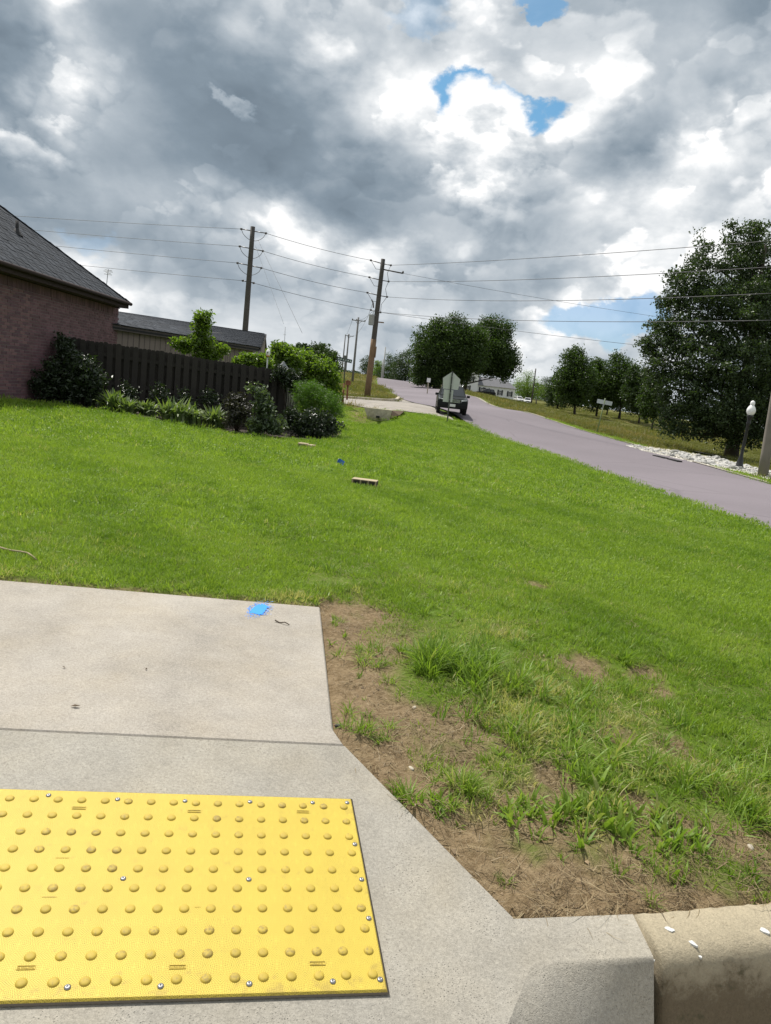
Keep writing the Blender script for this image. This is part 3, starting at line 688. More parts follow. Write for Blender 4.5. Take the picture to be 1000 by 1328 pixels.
def edge_band(name, P, w0, w1, mat, h0=.0, h1=.0, side=1):
    "low flat or raised band beside an edge polyline"
    P = np.array(P); d = np.gradient(P[:, :2], axis=0); d /= np.linalg.norm(d, axis=1)[:, None]; nrm = np.stack([d[:, 1], -d[:, 0]], -1)*side
    A = P.copy(); A[:, :2] += nrm*w0; A[:, 2] += h0; B = P.copy(); B[:, :2] += nrm*w1; B[:, 2] += h1
    return A, B
# pale concrete gutter along the right-hand edge
GP = [np.array([11.4, 12, .0])]+ROAD_R[:9]
A, B = edge_band('g', GP, -.16, .16, None, .018, .035); strip('gutter_strip', A, B, simple('dusty_edge', (.27, .245, .20), .95, var=.5, scale=2.5), nx=2, sub=8, drape=True, lift=.02)
# side street, its far kerb and verge
strip('side_street', SIDE_N+[lerp(SIDE_N[-1], ROAD_L[-1], .7)], SIDE_F, M_DRIVE, nx=6, sub=8, lift=.015, drape=True)
def kerb_band(name, P, w, h, mat, side):
    P = np.array(P); n = 60
    s = np.r_[0, np.cumsum(np.linalg.norm(np.diff(P[:, :2], axis=0), axis=1))]; t = np.linspace(0, s[-1], n)
    Q = np.stack([np.interp(t, s, P[:, k]) for k in range(3)], -1)
    for _ in range(4): Q[1:-1] = .25*Q[:-2]+.5*Q[1:-1]+.25*Q[2:]
    Q[:, 2] = tz(Q[:, 0], Q[:, 1])
    d = np.gradient(Q[:, :2], axis=0); d /= np.linalg.norm(d, axis=1)[:, None]; nr = np.stack([d[:, 1], -d[:, 0], d[:, 0]*0], -1)*side
    rows = [Q+(0, 0, -.05), Q+(0, 0, h-.02), Q+nr*.02+(0, 0, h), Q+nr*w+(0, 0, h), Q+nr*w+(0, 0, -.05)]
    V = np.stack(rows, 1).reshape(-1, 3); Fq = np.array([(i*5+k, i*5+k+1, i*5+5+k+1, i*5+5+k) for i in range(n-1) for k in range(4)])
    o = np_mesh(name, V, Fq, mat); tag(o, kind='structure'); return o
kerb_band('island_kerb', SIDE_F, .20, .16, M_GUT, -1)
PATHF = [aty(*q) for q in ((420, 507.5, 53), (446, 510.5, 53), (480, 513.5, 53), (508, 513.5, 54.5))]
strip('gravel_path', PATHF, [p+np.array([.2, 4.2, .16]) for p in PATHF], simple('pale_gravel', (.33, .31, .27), .95, var=.3, scale=3), nx=3, sub=8, lift=.05, drape=True)
# drive beyond the riprap
DR = [aty(*q) for q in ((868, 581.5, 33), (905, 588.5, 33), (950, 597, 32.5), (1040, 614, 31))]
strip('concrete_drive', [p+np.array([0, 0, .06]) for p in DR], [p+np.array([.3, 1.6, .10]) for p in DR], M_DRIVE, nx=3, sub=8, lift=.06, drape=True)
# kerb inlet: two dark slots in the road edge
inl = tag(empty('kerb_inlet', tuple(onroad(865, 597))), 'pair of black drain slots at the edge of the mauve road beside the white rocks', 'storm drain')
M_BLACK = simple('black_void', (.012, .012, .012), .8)
for a, b_ in (((848.5, 592.2), (863, 595.6)), ((867.5, 596.6), (880.5, 599.8))):
    p, q = onroad(*a)+(0, 0, .035), onroad(*b_)+(0, 0, .035); d = (q-p)/np.linalg.norm(q-p); o = np.array([-d[1], d[0], 0]); 
    mb = MB(); mb.box((p+q)/2-np.array(inl.location)+o*.02, (np.linalg.norm(q-p), .20, .05), ax=(d, o, np.cross(d, o))); mb.build('slot', M_BLACK, inl)
# culvert headwall with its pipe hole, under the side street
hw = tag(empty('headwall', tuple(aty(491, 542, 31.2))), 'stained concrete culvert headwall with a small dark hole under the side street', 'headwall')
def headwall():
    tl, tr, br, bl = (aty(472, 528, 31.6), aty(508.5, 532.2, 31.2), aty(504.5, 549, 31.1), aty(479, 549, 31.4)); c = np.array(hw.location)
    m = concrete('streaked_concrete', (.40, .36, .28), stain=1.0, pits=.6); mb = MB(); mb.m = 0
    P = [p-c for p in (tl, tr, br, bl)]; bk = np.array([.05, .35, 0])
    mb.add(P+[p+bk for p in P], [(0, 1, 2, 3), (4, 7, 6, 5), (0, 4, 5, 1), (1, 5, 6, 2), (3, 2, 6, 7), (0, 3, 7, 4)]); mb.build('wall', m, hw)
    q = aty(490, 540.5, 31.15)-c; mb = MB(); mb.box(q, (.15, .25, .09)); mb.build('pipe_hole', M_BLACK, hw)
    r = [aty(508.5, 532.6, 31.2), aty(524, 533.6, 31.4), aty(518, 538.5, 31.0), aty(506.5, 542.5, 31.0)]
    mb = MB(); P = [p-c for p in r]; mb.add(P+[p+bk for p in P], [(0, 1, 2, 3), (4, 7, 6, 5), (0, 4, 5, 1), (1, 5, 6, 2), (3, 2, 6, 7), (0, 3, 7, 4)]); mb.build('wing_wall', simple('dark_earth_stain', (.10, .07, .045), .95, var=.3, scale=4), hw)
headwall()
# ------------------------------------------------------------------ brick house
M_BRICK = [simple('brick_%s' % k, c, .85, var=.16, scale=9, vary='obj') for k, c in (('mauve', (.165, .088, .100)), ('plum', (.130, .070, .084)), ('rose', (.195, .106, .112)))]
M_BRICKI = simple('brick_far', (.160, .086, .096), .85, var=.3, scale=9)
M_MORT = simple('mortar', (.24, .21, .205), .95, vary=None)
M_FASC = simple('brown_fascia', (.045, .032, .030), .85, vary=None, spec=.15); M_SOFF = simple('soffit_brown', (.09, .065, .06), .6, vary=None)
def shingle_mat(name, c):
    m, nt, b = new_mat(name); p = geo_pos(nt)
    f = 1+(X(nt, rnd_obj(nt))-.5)*.55+(X(nt, rnd_isl(nt))-.5)*.45+(X(nt, n_noise(nt, p, 40, 4, .7).outputs['Fac'])-.5)*.5
    nt.links.new(n_mix(nt, 1.0, tuple(c), n_comb(nt, f, f, f), 'MULTIPLY'), b.inputs['Base Color']); b.inputs['Roughness'].default_value = .9; b.inputs['Specular IOR Level'].default_value = .2
    return m
M_SHIN = shingle_mat('charcoal_shingle', (.036, .041, .050)); M_UNDER = simple('roof_felt', (.02, .02, .022), .9, vary=None)
HW0 = aty(0, 518, 15.7)                      # foot of the wall at the picture's edge
_v = ray(531, 517); WD = np.array([_v[0], _v[1], 0]); WD /= np.linalg.norm(WD); WN = np.array([WD[1], -WD[0], 0])   # along the wall, and out of it
def wallpt(px, py):
    d = ray(px, py); t = (WN@(HW0-CP))/(WN@d); return CP+d*t
EZ = wallpt(0, 349)[2]; S_END = (wallpt(153, 420)-HW0)@WD; S_BEG = -5.5; ZB = HW0[2]-.15
house = tag(empty('brick_house', tuple(HW0)), 'dark red brick house with a charcoal hip roof at the left of the lawn', 'house')
def hloc(s, o, z): return WD*s+WN*o+np.array([0, 0, z-HW0[2]])
HDEP = 11.0
mb = MB(); L = S_END-S_BEG
mb.prism([hloc(S_BEG, 0, ZB-.3), hloc(S_END, 0, ZB-.3), hloc(S_END, 0, EZ), hloc(S_BEG, 0, EZ)], (0, 0, 0), -WN*HDEP); mb.build('wall', M_MORT, house)
hax = Matrix(((WD[0], WN[0], 0), (WD[1], WN[1], 0), (0, 0, 1))).to_4x4()
def brick_src(d):
    mb = MB(); mb.box((0, 0, 0), d); me = mb.build('brick', M_BRICK[0], house, bevel=.004); return me
def rank_place(places, limit, srcs, root, stuffname, stuffmat, dims, rr):
    "the pieces that show largest become objects, the rest one joined part"
    P = np.array([p for p, *_ in places]); wp = P+np.array(root.location)[None]; q = pix(wp); vis = (q[:, 0] > -15) & (q[:, 0] < 1015)
    order = np.argsort(np.where(vis, q[:, 2], 1e6)); used = [False]*len(srcs); mb = MB()
    for n_, i in enumerate(order):
        p, ax, k = places[i][:3]
        if n_ < limit:
            m = Matrix([[ax[c][r] for c in range(3)]+[p[r]] for r in range(3)]+[[0, 0, 0, 1]])
            if not used[k]: used[k] = True; srcs[k].matrix_local = m
            else: inst(srcs[k], mw=m)
        else:
            me = srcs[k].data; A3 = np.array(ax, float)
            mb.add([np.array(v.co)@A3+p for v in me.vertices], [tuple(f.vertices) for f in me.polygons])
    if mb.v: o = mb.build(stuffname, stuffmat, root); o['kind'] = 'stuff'
def bricks():
    rr = random.Random(5); pl = []; bl, bh, g = .200, .0587, .0105; course = bh+g; top = EZ-.30
    srcs = []
    for k in range(3): 
        mb = MB(); mb.box((0, 0, 0), (bl, .03, bh)); srcs.append(mb.build('brick', M_BRICK[k], house))
    mb = MB(); mb.box((0, 0, 0), (bh, .03, bl)); srcs.append(mb.build('brick', M_BRICK[1], house))
    n = int((top-ZB)/course)
    for j in range(n):
        z = top-(j+.5)*course; s = S_BEG+.02+(bl+g)*.5*(j % 2)
        while s < S_END-.1:
            p = hloc(s+bl/2, rr.uniform(-.008, .001), z); pl.append((p, (WD, WN, (0, 0, 1)), rr.randrange(3))); s += bl+g
    s = S_BEG+.02
    while s < S_END-.05:
        pl.append((hloc(s, rr.uniform(-.004, .006)+.006, top+.005+bl/2), (WD, WN, (0, 0, 1)), 3)); s += bh+g
    rank_place(pl, 300, srcs, house, 'brick_courses', M_BRICKI, {0: (bl, .03, bh), 1: (bl, .03, bh), 2: (bl, .03, bh), 3: (bh, .03, bl)}, rr)
bricks()
# roof: hip with its lower corner at photo pixel (168, 394)
OV = .42; RC = None
def roof():
    d = ray(168, 393); t = (WN@(HW0-CP)+OV)/(WN@d); E = CP+d*t; ez = E[2]
    sE = (E-HW0)@WD
    # pitch from the hip line, which crosses the picture's edge at y = 268
    best = None
    for pit in np.linspace(.3, 1.1, 161):
        k = np.linspace(0, 8, 400); Q = E[None]+np.outer(k, -WD-WN+np.array([0, 0, pit])); q = pix(Q); i = np.argmin(np.abs(q[:, 0])); e = abs(q[i, 1]-268)
        if best is None or e < best[0]: best = (e, pit)
    pit = best[1]; half = (HDEP+2*OV)/2; Rz = ez+pit*half; c = HW0
    P = lambda s, o, z: hloc(s, o, z)
    e00, e10, e11, e01 = P(S_BEG-OV, OV, ez), P(sE, OV, ez), P(sE, OV-2*half, ez), P(S_BEG-OV, OV-2*half, ez)
    r1, r0 = P(sE-half, OV-half, Rz), P(S_BEG-OV+half, OV-half, Rz)
    if S_BEG-OV+half > sE-half: r0 = r1 = P((sE+S_BEG-OV)/2, OV-half, Rz)
    mb = MB(); mb.add([e00, e10, e11, e01, r0, r1], [(0, 1, 5, 4), (1, 2, 5), (2, 3, 4, 5), (3, 0, 4)]); rf = mb.build('roof', M_UNDER, house)
    # fascia and soffit
    mb = MB(); mb.prism([P(S_BEG, OV-.02, ez-.17), P(sE, OV-.02, ez-.17), P(sE, OV-.02, ez-.012), P(S_BEG, OV-.02, ez-.012)], (0, 0, 0), -WN*.03)
    mb.prism([P(sE-.02, OV-.05, ez-.17), P(sE-.02, -3, ez-.17), P(sE-.02, -3, ez-.012), P(sE-.02, OV-.05, ez-.012)], (0, 0, 0), -WD*.03); mb.build('fascia', M_FASC, house)
    mb = MB(); mb.add([P(S_BEG, OV-.03, ez-.15), P(sE-.03, OV-.03, ez-.15), P(sE-.03, -.005, ez-.15), P(S_BEG, -.005, ez-.15)], [(0, 1, 2, 3)]); mb.build('soffit', M_SOFF, house)
    mb = MB(); mb.prism([P(S_BEG, .032, EZ-.10), P(S_END+.03, .032, EZ-.10), P(S_END+.03, .032, ez-.152), P(S_BEG, .032, ez-.152)], (0, 0, 0), -WN*.03); mb.build('frieze_board', M_FASC, house)
    # gutter lip
    mb = MB(); mb.tube([P(S_BEG, OV+.035, ez-.03), P(sE+.03, OV+.035, ez-.03)], .05, 8); mb.build('gutter', M_FASC, house)
    # shingles
    up = (-WN+np.array([0, 0, pit])); ul = np.linalg.norm(up); up /= ul; nn = np.cross(WD, up); nn *= np.sign(nn[2]); ex = .145; tw = .31
    rr = random.Random(3); pl = []; mb = MB(); mb.box((0, .06, 0), (tw-.012, ex+.10, .010)); src = mb.build('shingle', M_SHIN, house)
    r = 0; rows = int(half*ul/ex)
    tilt = np.array(up)*1.0+nn*.045; tilt /= np.linalg.norm(tilt); n2 = np.cross(WD, tilt); n2 *= np.sign(n2[2])
    for r in range(rows):
        inset = r*ex/ul; s = S_BEG-OV+r*ex/ul-rr.random()*tw*.3
        while s < sE-inset-.05:
            w = tw; p = P(s+w/2, OV, ez)+up*(r*ex+.02)+nn*(.010+rr.uniform(0, .007)); pl.append((p, (WD*(min(1, (sE-inset-s)/w)), up-nn*.05, nn), 0)); s += w
    rank_place(pl, 300, [src], house, 'shingle_courses', M_SHIN, {0: (tw-.012, ex+.06, .010)}, rr)
    mb = MB(); k = np.linspace(0, half, 40)
    for a in k[:-1]:
        q = P(sE-a-.07, OV-a-.07, ez+pit*a+.05); h = -WD-WN+np.array([0, 0, pit]); h /= np.linalg.norm(h); sd = np.cross(h, (0, 0, 1)); sd /= np.linalg.norm(sd); mb.box(q, (.30, .22, .014), ax=(h, sd, np.cross(sd, h)))
    mb.build('hip_cap', M_SHIN, house)
    # vent pipe seen at (22, 300)
    d = ray(22, 303); P0 = HW0+hloc(sE, OV, ez); nrm = nn; t = (nrm@(P0-CP))/(nrm@d); v = CP+d*t-HW0
    mb = MB(); mb.tube([v-(0, 0, .1), v+(0, 0, .30)], .04, 10); mb.lathe(v+(0, 0, -.04), [(.14, 0), (.10, .06), (.05, .16)], 10); mb.build('vent_pipe', simple('lead_pipe', (.02, .02, .022), .8), house)
    return E
ROOF_E = roof()
# ------------------------------------------------------------------ shed behind the fence
shed_o = aty(137, 418.5, 21.3); shed_e = aty(336, 450.5, 26.6); SD = shed_e-shed_o; SD[2] = 0; SL = np.linalg.norm(SD); SD /= SL; SN = np.array([SD[1], -SD[0], 0])
shed = tag(empty('shed', (shed_o[0], shed_o[1], tz1(shed_o[0], shed_o[1]))), 'long taupe panelled shed with a charcoal shingle roof behind the dark fence', 'shed')
def build_shed():
    c = np.array(shed.location); base = c[2]-.3; ze = (shed_o[2]+shed_e[2])/2; loc = lambda s, o, z: SD*s+SN*o+np.array([0, 0, z-c[2]])
    W_, ov = 3.0, .18; pit = .42; L = SL-.12
    zr = ze+pit*(W_/2+ov)
    m = simple('taupe_siding', (.22, .175, .16), .8, var=.08, scale=5, vary=None); mt = simple('taupe_trim', (.085, .068, .066), .7, vary=None)
    mb = MB(); mb.prism([loc(.1, -ov, base), loc(L, -ov, base), loc(L, -ov, ze), loc(.1, -ov, ze)], (0, 0, 0), -SN*W_)
    mb.build('wall', m, shed)
    w = 1.22; s = .1
    mb = MB(); mb.box((0, 0, 0), (w-.014, .018, ze-base-.05)); src = mb.build('siding_panel', m, shed); k = 0
    while s < L-.3:
        ww = min(w, L-s); mm = Matrix([[SD[r]*(ww/w), SN[r], (0, 0, 1)[r], loc(s+ww/2, -ov+.008, (base+ze)/2)[r]] for r in range(3)]+[[0, 0, 0, 1]])
        if k == 0: src.matrix_local = mm
        else: inst(src, mw=mm)
        for t in np.arange(.2, w, .2):
            pass
        s += w; k += 1
    mb = MB()
    for t in np.arange(.3, L, .2): mb.box(loc(t, -ov+.019, (base+ze)/2), (.016, .006, ze-base-.06), ax=(SD, SN, (0, 0, 1)))
    mb.build('groove_batten', mt, shed)
    mb = MB(); mb.prism([loc(-.05, .02, ze-.16), loc(SL, .02, ze-.16), loc(SL, .02, ze-.01), loc(-.05, .02, ze-.01)], (0, 0, 0), -SN*.03); mb.build('fascia', mt, shed)
    r1 = atz(345, 433.5, zr)-c; r2 = atz(152, 404.5, zr)-c; a, b_ = loc(-.08, .03, ze), loc(SL+.04, .03, ze)
    mb = MB(); o1, o2 = r2+(r2-a)*(1, 1, -1), r1+(r1-b_)*(1, 1, -1)
    mb.add([p-(0, 0, .07) for p in (a, b_, r1, r2, o1, o2)]+[p-(0, 0, .12) for p in (a, b_, r1, r2, o1, o2)], [(0, 1, 2, 3), (3, 2, 5, 4), (6, 9, 8, 7), (9, 10, 11, 8), (0, 6, 7, 1), (1, 7, 8, 2), (2, 8, 11, 5), (3, 9, 6, 0), (4, 10, 9, 3), (5, 11, 10, 4)]); mb.build('roof', M_UNDER, shed)
    rr = random.Random(8); ex, tw = .15, .32; ul = np.linalg.norm((r1+r2)/2-(a+b_)/2); nrow = int(ul/ex)+1
    mb = MB(); mb.box((0, .05, 0), (tw-.012, ex+.08, .011)); src = mb.build('shingle', M_SHIN, shed); pl = []
    for r in range(nrow):
        A, B = lerp(a, r2, r/nrow), lerp(b_, r1, r/nrow); Lr = np.linalg.norm(B-A); d = (B-A)/Lr; upv = (r1+r2)/2-(a+b_)/2; upv = upv-d*(upv@d); upv /= np.linalg.norm(upv); nn = np.cross(d, upv); nn *= np.sign(nn[2])
        s = -rr.random()*tw
        while s < Lr-.02:
            x0_, x1_ = max(s, 0), min(s+tw, Lr)
            pl.append((A+d*(x0_+x1_)/2+upv*.02+nn*(.010+rr.uniform(0, .008)), (d*((x1_-x0_)/tw), upv-nn*.05, nn), 0)); s += tw
    rank_place(pl, 300, [src], shed, 'shingle_courses', M_SHIN, {0: (tw-.012, ex+.05, .011)}, rr)
    mb = MB(); Lr = np.linalg.norm(r1-r2); d = (r1-r2)/Lr
    for s in np.arange(0, Lr, .3): mb.box(r2+d*s+np.array([0, 0, .012]), (.32, .26, .014), ax=(d, (-d[1], d[0], 0), (0, 0, 1)))
    mb.build('ridge_cap', M_SHIN, shed)
    mb = MB(); mb.prism([b_+(0, 0, -.14), r1+(0, 0, -.14), r1+(0, 0, .012), b_+(0, 0, .012)], SD*.005, SD*.035); mb.build('barge_board', mt, shed)
    e = loc(L, -ov, base); f_ = (r1*np.array([1, 1, 0])+np.array([0, 0, base-c[2]])); mb = MB(); mb.prism([e, f_, r1-(0, 0, .1), loc(L, -ov, ze)], (0, 0, 0), -SD*.05); mb.build('end_wall', m, shed)
build_shed()
# ------------------------------------------------------------------ dark board fence
FA = aty(73, 434, 18.2); FB = aty(372, 481.5, 19.9); FB2 = aty(389, 486, 24.5)
fence = tag(empty('board_fence', (FA[0], FA[1], tz1(FA[0], FA[1]))), 'dark weathered board fence with dog-eared tops behind the planting bed', 'fence')
def build_fence():
    c = np.array(fence.location); rr = random.Random(12)
    M_F = simple('dark_weathered_board', (.024, .020, .0165), .85, var=.30, scale=5, vary='obj'); M_FG = simple('grey_weathered_board', (.15, .14, .125), .85, var=.3, scale=5, vary='obj'); M_FR = simple('fence_rail', (.028, .024, .02), .9, vary=None)
    H = 1.86; bw = .138; v = lambda w: [(-w/2, 0, -H), (w/2, 0, -H), (w/2, 0, -.045), (w/2-.035, 0, 0), (-w/2+.035, 0, 0), (-w/2, 0, -.045)]
    def src(mat):
        mb = MB(); mb.prism(v(bw), (0, 0, 0), (0, .018, 0)); return mb.build('picket', mat, fence)
    s0, s1 = src(M_F), src(M_FG); first = {0: True, 1: True}
    def run(A, B, k, gap, stag):
        D = B-A; L = np.linalg.norm(D[:2]); d = np.array([D[0], D[1], 0])/L; nrm = np.array([d[1], -d[0], 0]); n = int(L/gap)
        for i in range(n+1):
            t = i/n; p = A+D*t-c; off = .045 if i % 2 == 0 else -.045
            p = p+nrm*(off if stag else 0)+np.array([0, 0, rr.uniform(-.018, .018)]); tw = rr.uniform(-.012, .012)
            m = Matrix([[d[r]+(0, 0, 1)[r]*tw, -nrm[r], (0, 0, 1)[r]-d[r]*tw, p[r]] for r in range(3)]+[[0, 0, 0, 1]]); s = (s0, s1)[k]
            if first[k]: s.matrix_local = m; first[k] = False
            else: inst(s, mw=m)
        for z in (-.3, -1.0, -1.6):
            mb = MB(); mb.box((A+B)/2-c+np.array([0, 0, z]), (L, .04, .09), ax=(D/np.linalg.norm(D), nrm, np.cross(D/np.linalg.norm(D), nrm))); mb.build('rail', M_FR, fence)
        for t in np.linspace(0, 1, max(2, int(L/2.4)+1)):
            p = A+D*t-c-nrm*.09; mb = MB(); mb.box(p+np.array([0, 0, -1.0]), (.09, .09, 2.0), ax=(d, nrm, (0, 0, 1))); mb.build('post', M_FR, fence)
    run(FA, FB, 0, .104, True); run(FB+(0.03, .06, 0), FB2, 1, .145, False)
    # short panel square to the house wall at the left end
    w0 = wallpt(72, 470); w0[2] = FA[2]
    D = np.array([w0[0]-FA[0], w0[1]-FA[1], 0])
    if np.linalg.norm(D) > .3: run(np.array([w0[0], w0[1], FA[2]+.02]), FA-(0.02, 0.02, 0), 0, .12, False)
build_fence()
print('HOUSE', HW0, WD, S_END, EZ, 'shed', SL, shed_o, shed_e, 'fence', FA, FB, tz1(FA[0], FA[1]), tz1(FB[0], FB[1]))
# ------------------------------------------------------------------ leaves, plants and trees
RG = np.random.RandomState(21)
def unit(v): return v/(np.linalg.norm(v, axis=-1, keepdims=True)+1e-9)
def leaf_quads(C, size, aspect=.5, up=.5, fold=.18, rg=RG, axis=None):
    "one kite-shaped, slightly folded leaf (two triangles sharing a midrib) at each point of C"
    n = len(C); N = unit(rg.normal(size=(n, 3))+np.array([0, 0, up])); a = rg.normal(size=(n, 3)) if axis is None else axis+rg.normal(size=(n, 3))*.25
    T = unit(a-N*(a*N).sum(1, keepdims=True)); Bv = np.cross(N, T); L = (size*(.7+.6*rg.rand(n)))[:, None] if np.isscalar(size) else size[:, None]
    w = L*aspect*.5; p0 = C-T*L*.5; p2 = C+T*L*.5; m = C-T*L*.06
    p1 = m+Bv*w+N*L*fold; p3 = m-Bv*w+N*L*fold
    V = np.stack([p0, p1, p2, p3], 1).reshape(-1, 3); i = np.arange(n)*4
    return V, np.concatenate([np.stack([i, i+1, i+2], -1), np.stack([i, i+2, i+3], -1)])
def crown_points(blobs, n, cl_r, rg, per=34, shell=.5):
    "leaf positions in clumps spread through ellipsoids: denser towards the outside, with gaps"
    vol = np.array([b[3]*b[4]*b[5] for b in blobs])**.8; cnt = np.maximum(2, (vol/vol.sum()*n/per)).astype(int); P = []; Lv = []; cent = []
    for b, k in zip(blobs, cnt):
        d = unit(rg.normal(size=(k, 3))); rad = (shell+(1-shell)*rg.rand(k)**.6)*(.86+.28*rg.rand(k)); c = np.array(b[:3])+d*rad[:, None]*np.array(b[3:6]); cent.append(c)
    cent = np.concatenate(cent); k = len(cent); rr = cl_r*(.55+.9*rg.rand(k)); tone = rg.rand(k)
    for i in range(k):
        m = max(4, int(per*(.6+.8*rg.rand()))); q = np.clip(rg.normal(size=(m, 3)), -1.5, 1.5)*rr[i]*np.array([.55, .55, .36]); P.append(cent[i]+q); Lv.append(np.clip(tone[i]*.6+.4*rg.rand(m), 0, 1))
    return np.concatenate(P), np.concatenate(Lv), cent
M_TRUNK = simple('tree_bark', (.055, .045, .036), .95, var=.3, scale=8, bumps=.6, bscale=14)
LM_DARK = leaf_mat('leaves_dark', (.018, .034, .010), (.072, .122, .024), .28, .5, .35)
LM_BIG = leaf_mat('leaves_poplar', (.018, .032, .014), (.066, .102, .034), .26, .45, .4)
LM_MID = leaf_mat('leaves_mid', (.022, .042, .010), (.055, .095, .022), .25, .45)
LM_LIGHT = leaf_mat('leaves_light', (.065, .115, .016), (.17, .24, .04), .48, .45)
LM_FEATH = leaf_mat('leaves_feathery', (.060, .125, .015), (.100, .180, .025), .4, .5)
LM_VAR = leaf_mat('leaves_variegated', (.06, .11, .03), (.24, .29, .13), .3, .5)
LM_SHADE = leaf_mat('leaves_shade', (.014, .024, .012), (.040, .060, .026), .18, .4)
LM_PURP = leaf_mat('leaves_purple', (.024, .024, .018), (.062, .058, .042), .15, .4)
def tree(name, label, cat, base, blobs, nleaf, leaf, trunk_r, mat, seed, cl_r, group=None, per=34, aspect=.5, twigs=40, shell=.5, bare=.0, up=.5):
    "blobs: (x, y, z, rx, ry, rz) in world metres"
    rg = np.random.RandomState(seed); base = np.array(base, float); t = tag(empty(name, base), label, cat, group)
    bl = [tuple(np.array(b[:3])-base)+tuple(b[3:6]) for b in blobs]
    rim = []
    for b in bl:                                            # small boughs that break the outline
        for _ in range(5):
            d = unit(rg.normal(size=3)+np.array([0, -.2, .45])); k = rg.uniform(.16, .34); rim.append(tuple(np.array(b[:3])+d*np.array(b[3:])*rg.uniform(.85, 1.12))+(b[3]*k, b[4]*k, b[5]*k*1.25))
    bl = bl+rim; P, lv, cent = crown_points(bl, nleaf, cl_r, rg, per, shell); P = P[P[:, 2] > .05]; lv = lv[:len(P)]
    V, Fq = leaf_quads(P, leaf, aspect, up, rg=rg)
    np_mesh('crown', V, Fq, mat, t, {'lv': ('POINT', np.repeat(lv, 4))})
    cc = np.average([b[:3] for b in bl], axis=0, weights=[b[3]*b[5] for b in bl]); top = max(b[2]+b[5]*.5 for b in bl)
    mb = MB(); bend = rg.normal(size=2)*.02*top
    trunk = [np.array([bend[0]*math.sin(k/8*3), bend[1]*math.sin(k/8*2.5), -.2]) + np.array([cc[0]*(k/8)**1.6, cc[1]*(k/8)**1.6, k/8*(top*.9+.2)]) for k in range(9)]
    mb.tube(trunk, [trunk_r*(1.35 if k == 0 else 1-.095*k) for k in range(9)], 9)
    sk = []
    for b in bl[:len(bl)//6+1]:
        e = np.array(b[:3]); j = int(np.clip(np.searchsorted([q[2] for q in trunk], e[2]-b[5]*1.1-.1*top), 1, 7)); s = trunk[j]; mid = lerp(s, e, .5)+rg.normal(size=3)*.05*b[5]+np.array([0, 0, .12*b[5]])
        r0 = trunk_r*(.55-.05*j); pts = [s, lerp(s, mid, .6), mid, lerp(mid, e, .6), e+np.array([0, 0, b[5]*.35])]; mb.tube(pts, [r0, r0*.8, r0*.6, r0*.4, r0*.12], 6, caps=False); sk += pts[1:]
    sk = np.array(sk)
    for i in rg.choice(len(cent), min(twigs, len(cent)), replace=False):
        e = cent[i]; s = sk[np.argmin(((sk-e)**2).sum(1))]; mb.tube([s, lerp(s, e, .5)+rg.normal(size=3)*.04*cl_r, e], [trunk_r*.10, trunk_r*.07, trunk_r*.02], 4, caps=False)
    mb.build('trunk', M_TRUNK, t); return t
def pb(px, py, rx, ry, Y, dY=0.0, ry_d=None):
    "ellipsoid whose picture is centred on a photo pixel"
    c = aty(px, py, Y+dY); k = (Y+dY)/F_PX; return (c[0], c[1], c[2], rx*k, (ry_d if ry_d else (rx+ry)/2*k), ry*k)
def foot(px, py, Y):
    c = aty(px, py, Y); return np.array([c[0], c[1], tz1(c[0], c[1])])
Y = 36.0
tree('poplar_tree', 'tall dark broad tree with ragged leafy outline behind the black lamp post and white rocks', 'tree', foot(948, 592, Y),
     [pb(*q[:4], Y, q[4]) for q in ((966, 330, 15, 40, 0), (983, 345, 22, 46, 1), (945, 360, 18, 34, -.5), (907, 352, 11, 34, -.6), (890, 375, 20, 24, -.8), (925, 392, 32, 30, -1.2), (965, 405, 42, 36, -1.6), (1003, 400, 34, 52, 0),
      (872, 412, 18, 22, -.4), (893, 432, 34, 26, -1.4), (858, 448, 24, 18, -.6), (868, 476, 26, 20, -1.2), (915, 470, 46, 32, -2), (965, 475, 50, 40, -2.4), (1010, 490, 40, 60, -1), (880, 510, 34, 26, -1.6), (935, 525, 50, 32, -2.4), (985, 545, 46, 30, -2), (897, 548, 34, 20, -2), (878, 562, 15, 9, -2.4), (1040, 440, 50, 110, 1), (950, 560, 40, 22, -1), (846, 462, 13, 10, 0), (906, 330, 8, 20, 0), (876, 366, 9, 12, 0), (862, 398, 10, 10, 0), (846, 428, 11, 9, 0), (838, 446, 8, 6, 0), (850, 496, 11, 8, -1), (862, 545, 10, 8, -2), (950, 312, 8, 18, 0), (978, 305, 8, 14, 0))],
     125000, .118, .30, LM_BIG, 3, .36, per=36, aspect=.66, twigs=200, shell=.40)
Y = 112.0
tree('oak_tree', 'broad dark oak with a domed crown beside the road behind the black car', 'tree', foot(566, 505, Y),
     [pb(*q, Y) for q in ((563, 440, 22, 20), (590, 434, 30, 18), (612, 444, 18, 20), (555, 462, 20, 22), (580, 458, 38, 26), (606, 461, 28, 22), (548, 482, 14, 12), (575, 484, 34, 14), (585, 482, 22, 9), (552, 494, 14, 8), (568, 495, 16, 7))], 52000, .33, .5, LM_DARK, 5, 1.0, per=26, twigs=60, shell=.4)
tree('oak_tree', 'dark tree with a notched top leaning over the white house roof', 'tree', foot(601, 511, 118),
     [pb(*q, 118) for q in ((630, 428, 11, 14), (642, 440, 20, 24), (654, 432, 7, 13), (640, 462, 30, 24), (624, 463, 22, 18), (655, 464, 15, 14), (665, 474, 8, 9), (644, 479, 20, 8), (655, 487, 9, 7))], 34000, .33, .28, LM_DARK, 6, .95, per=24, twigs=60, shell=.4)
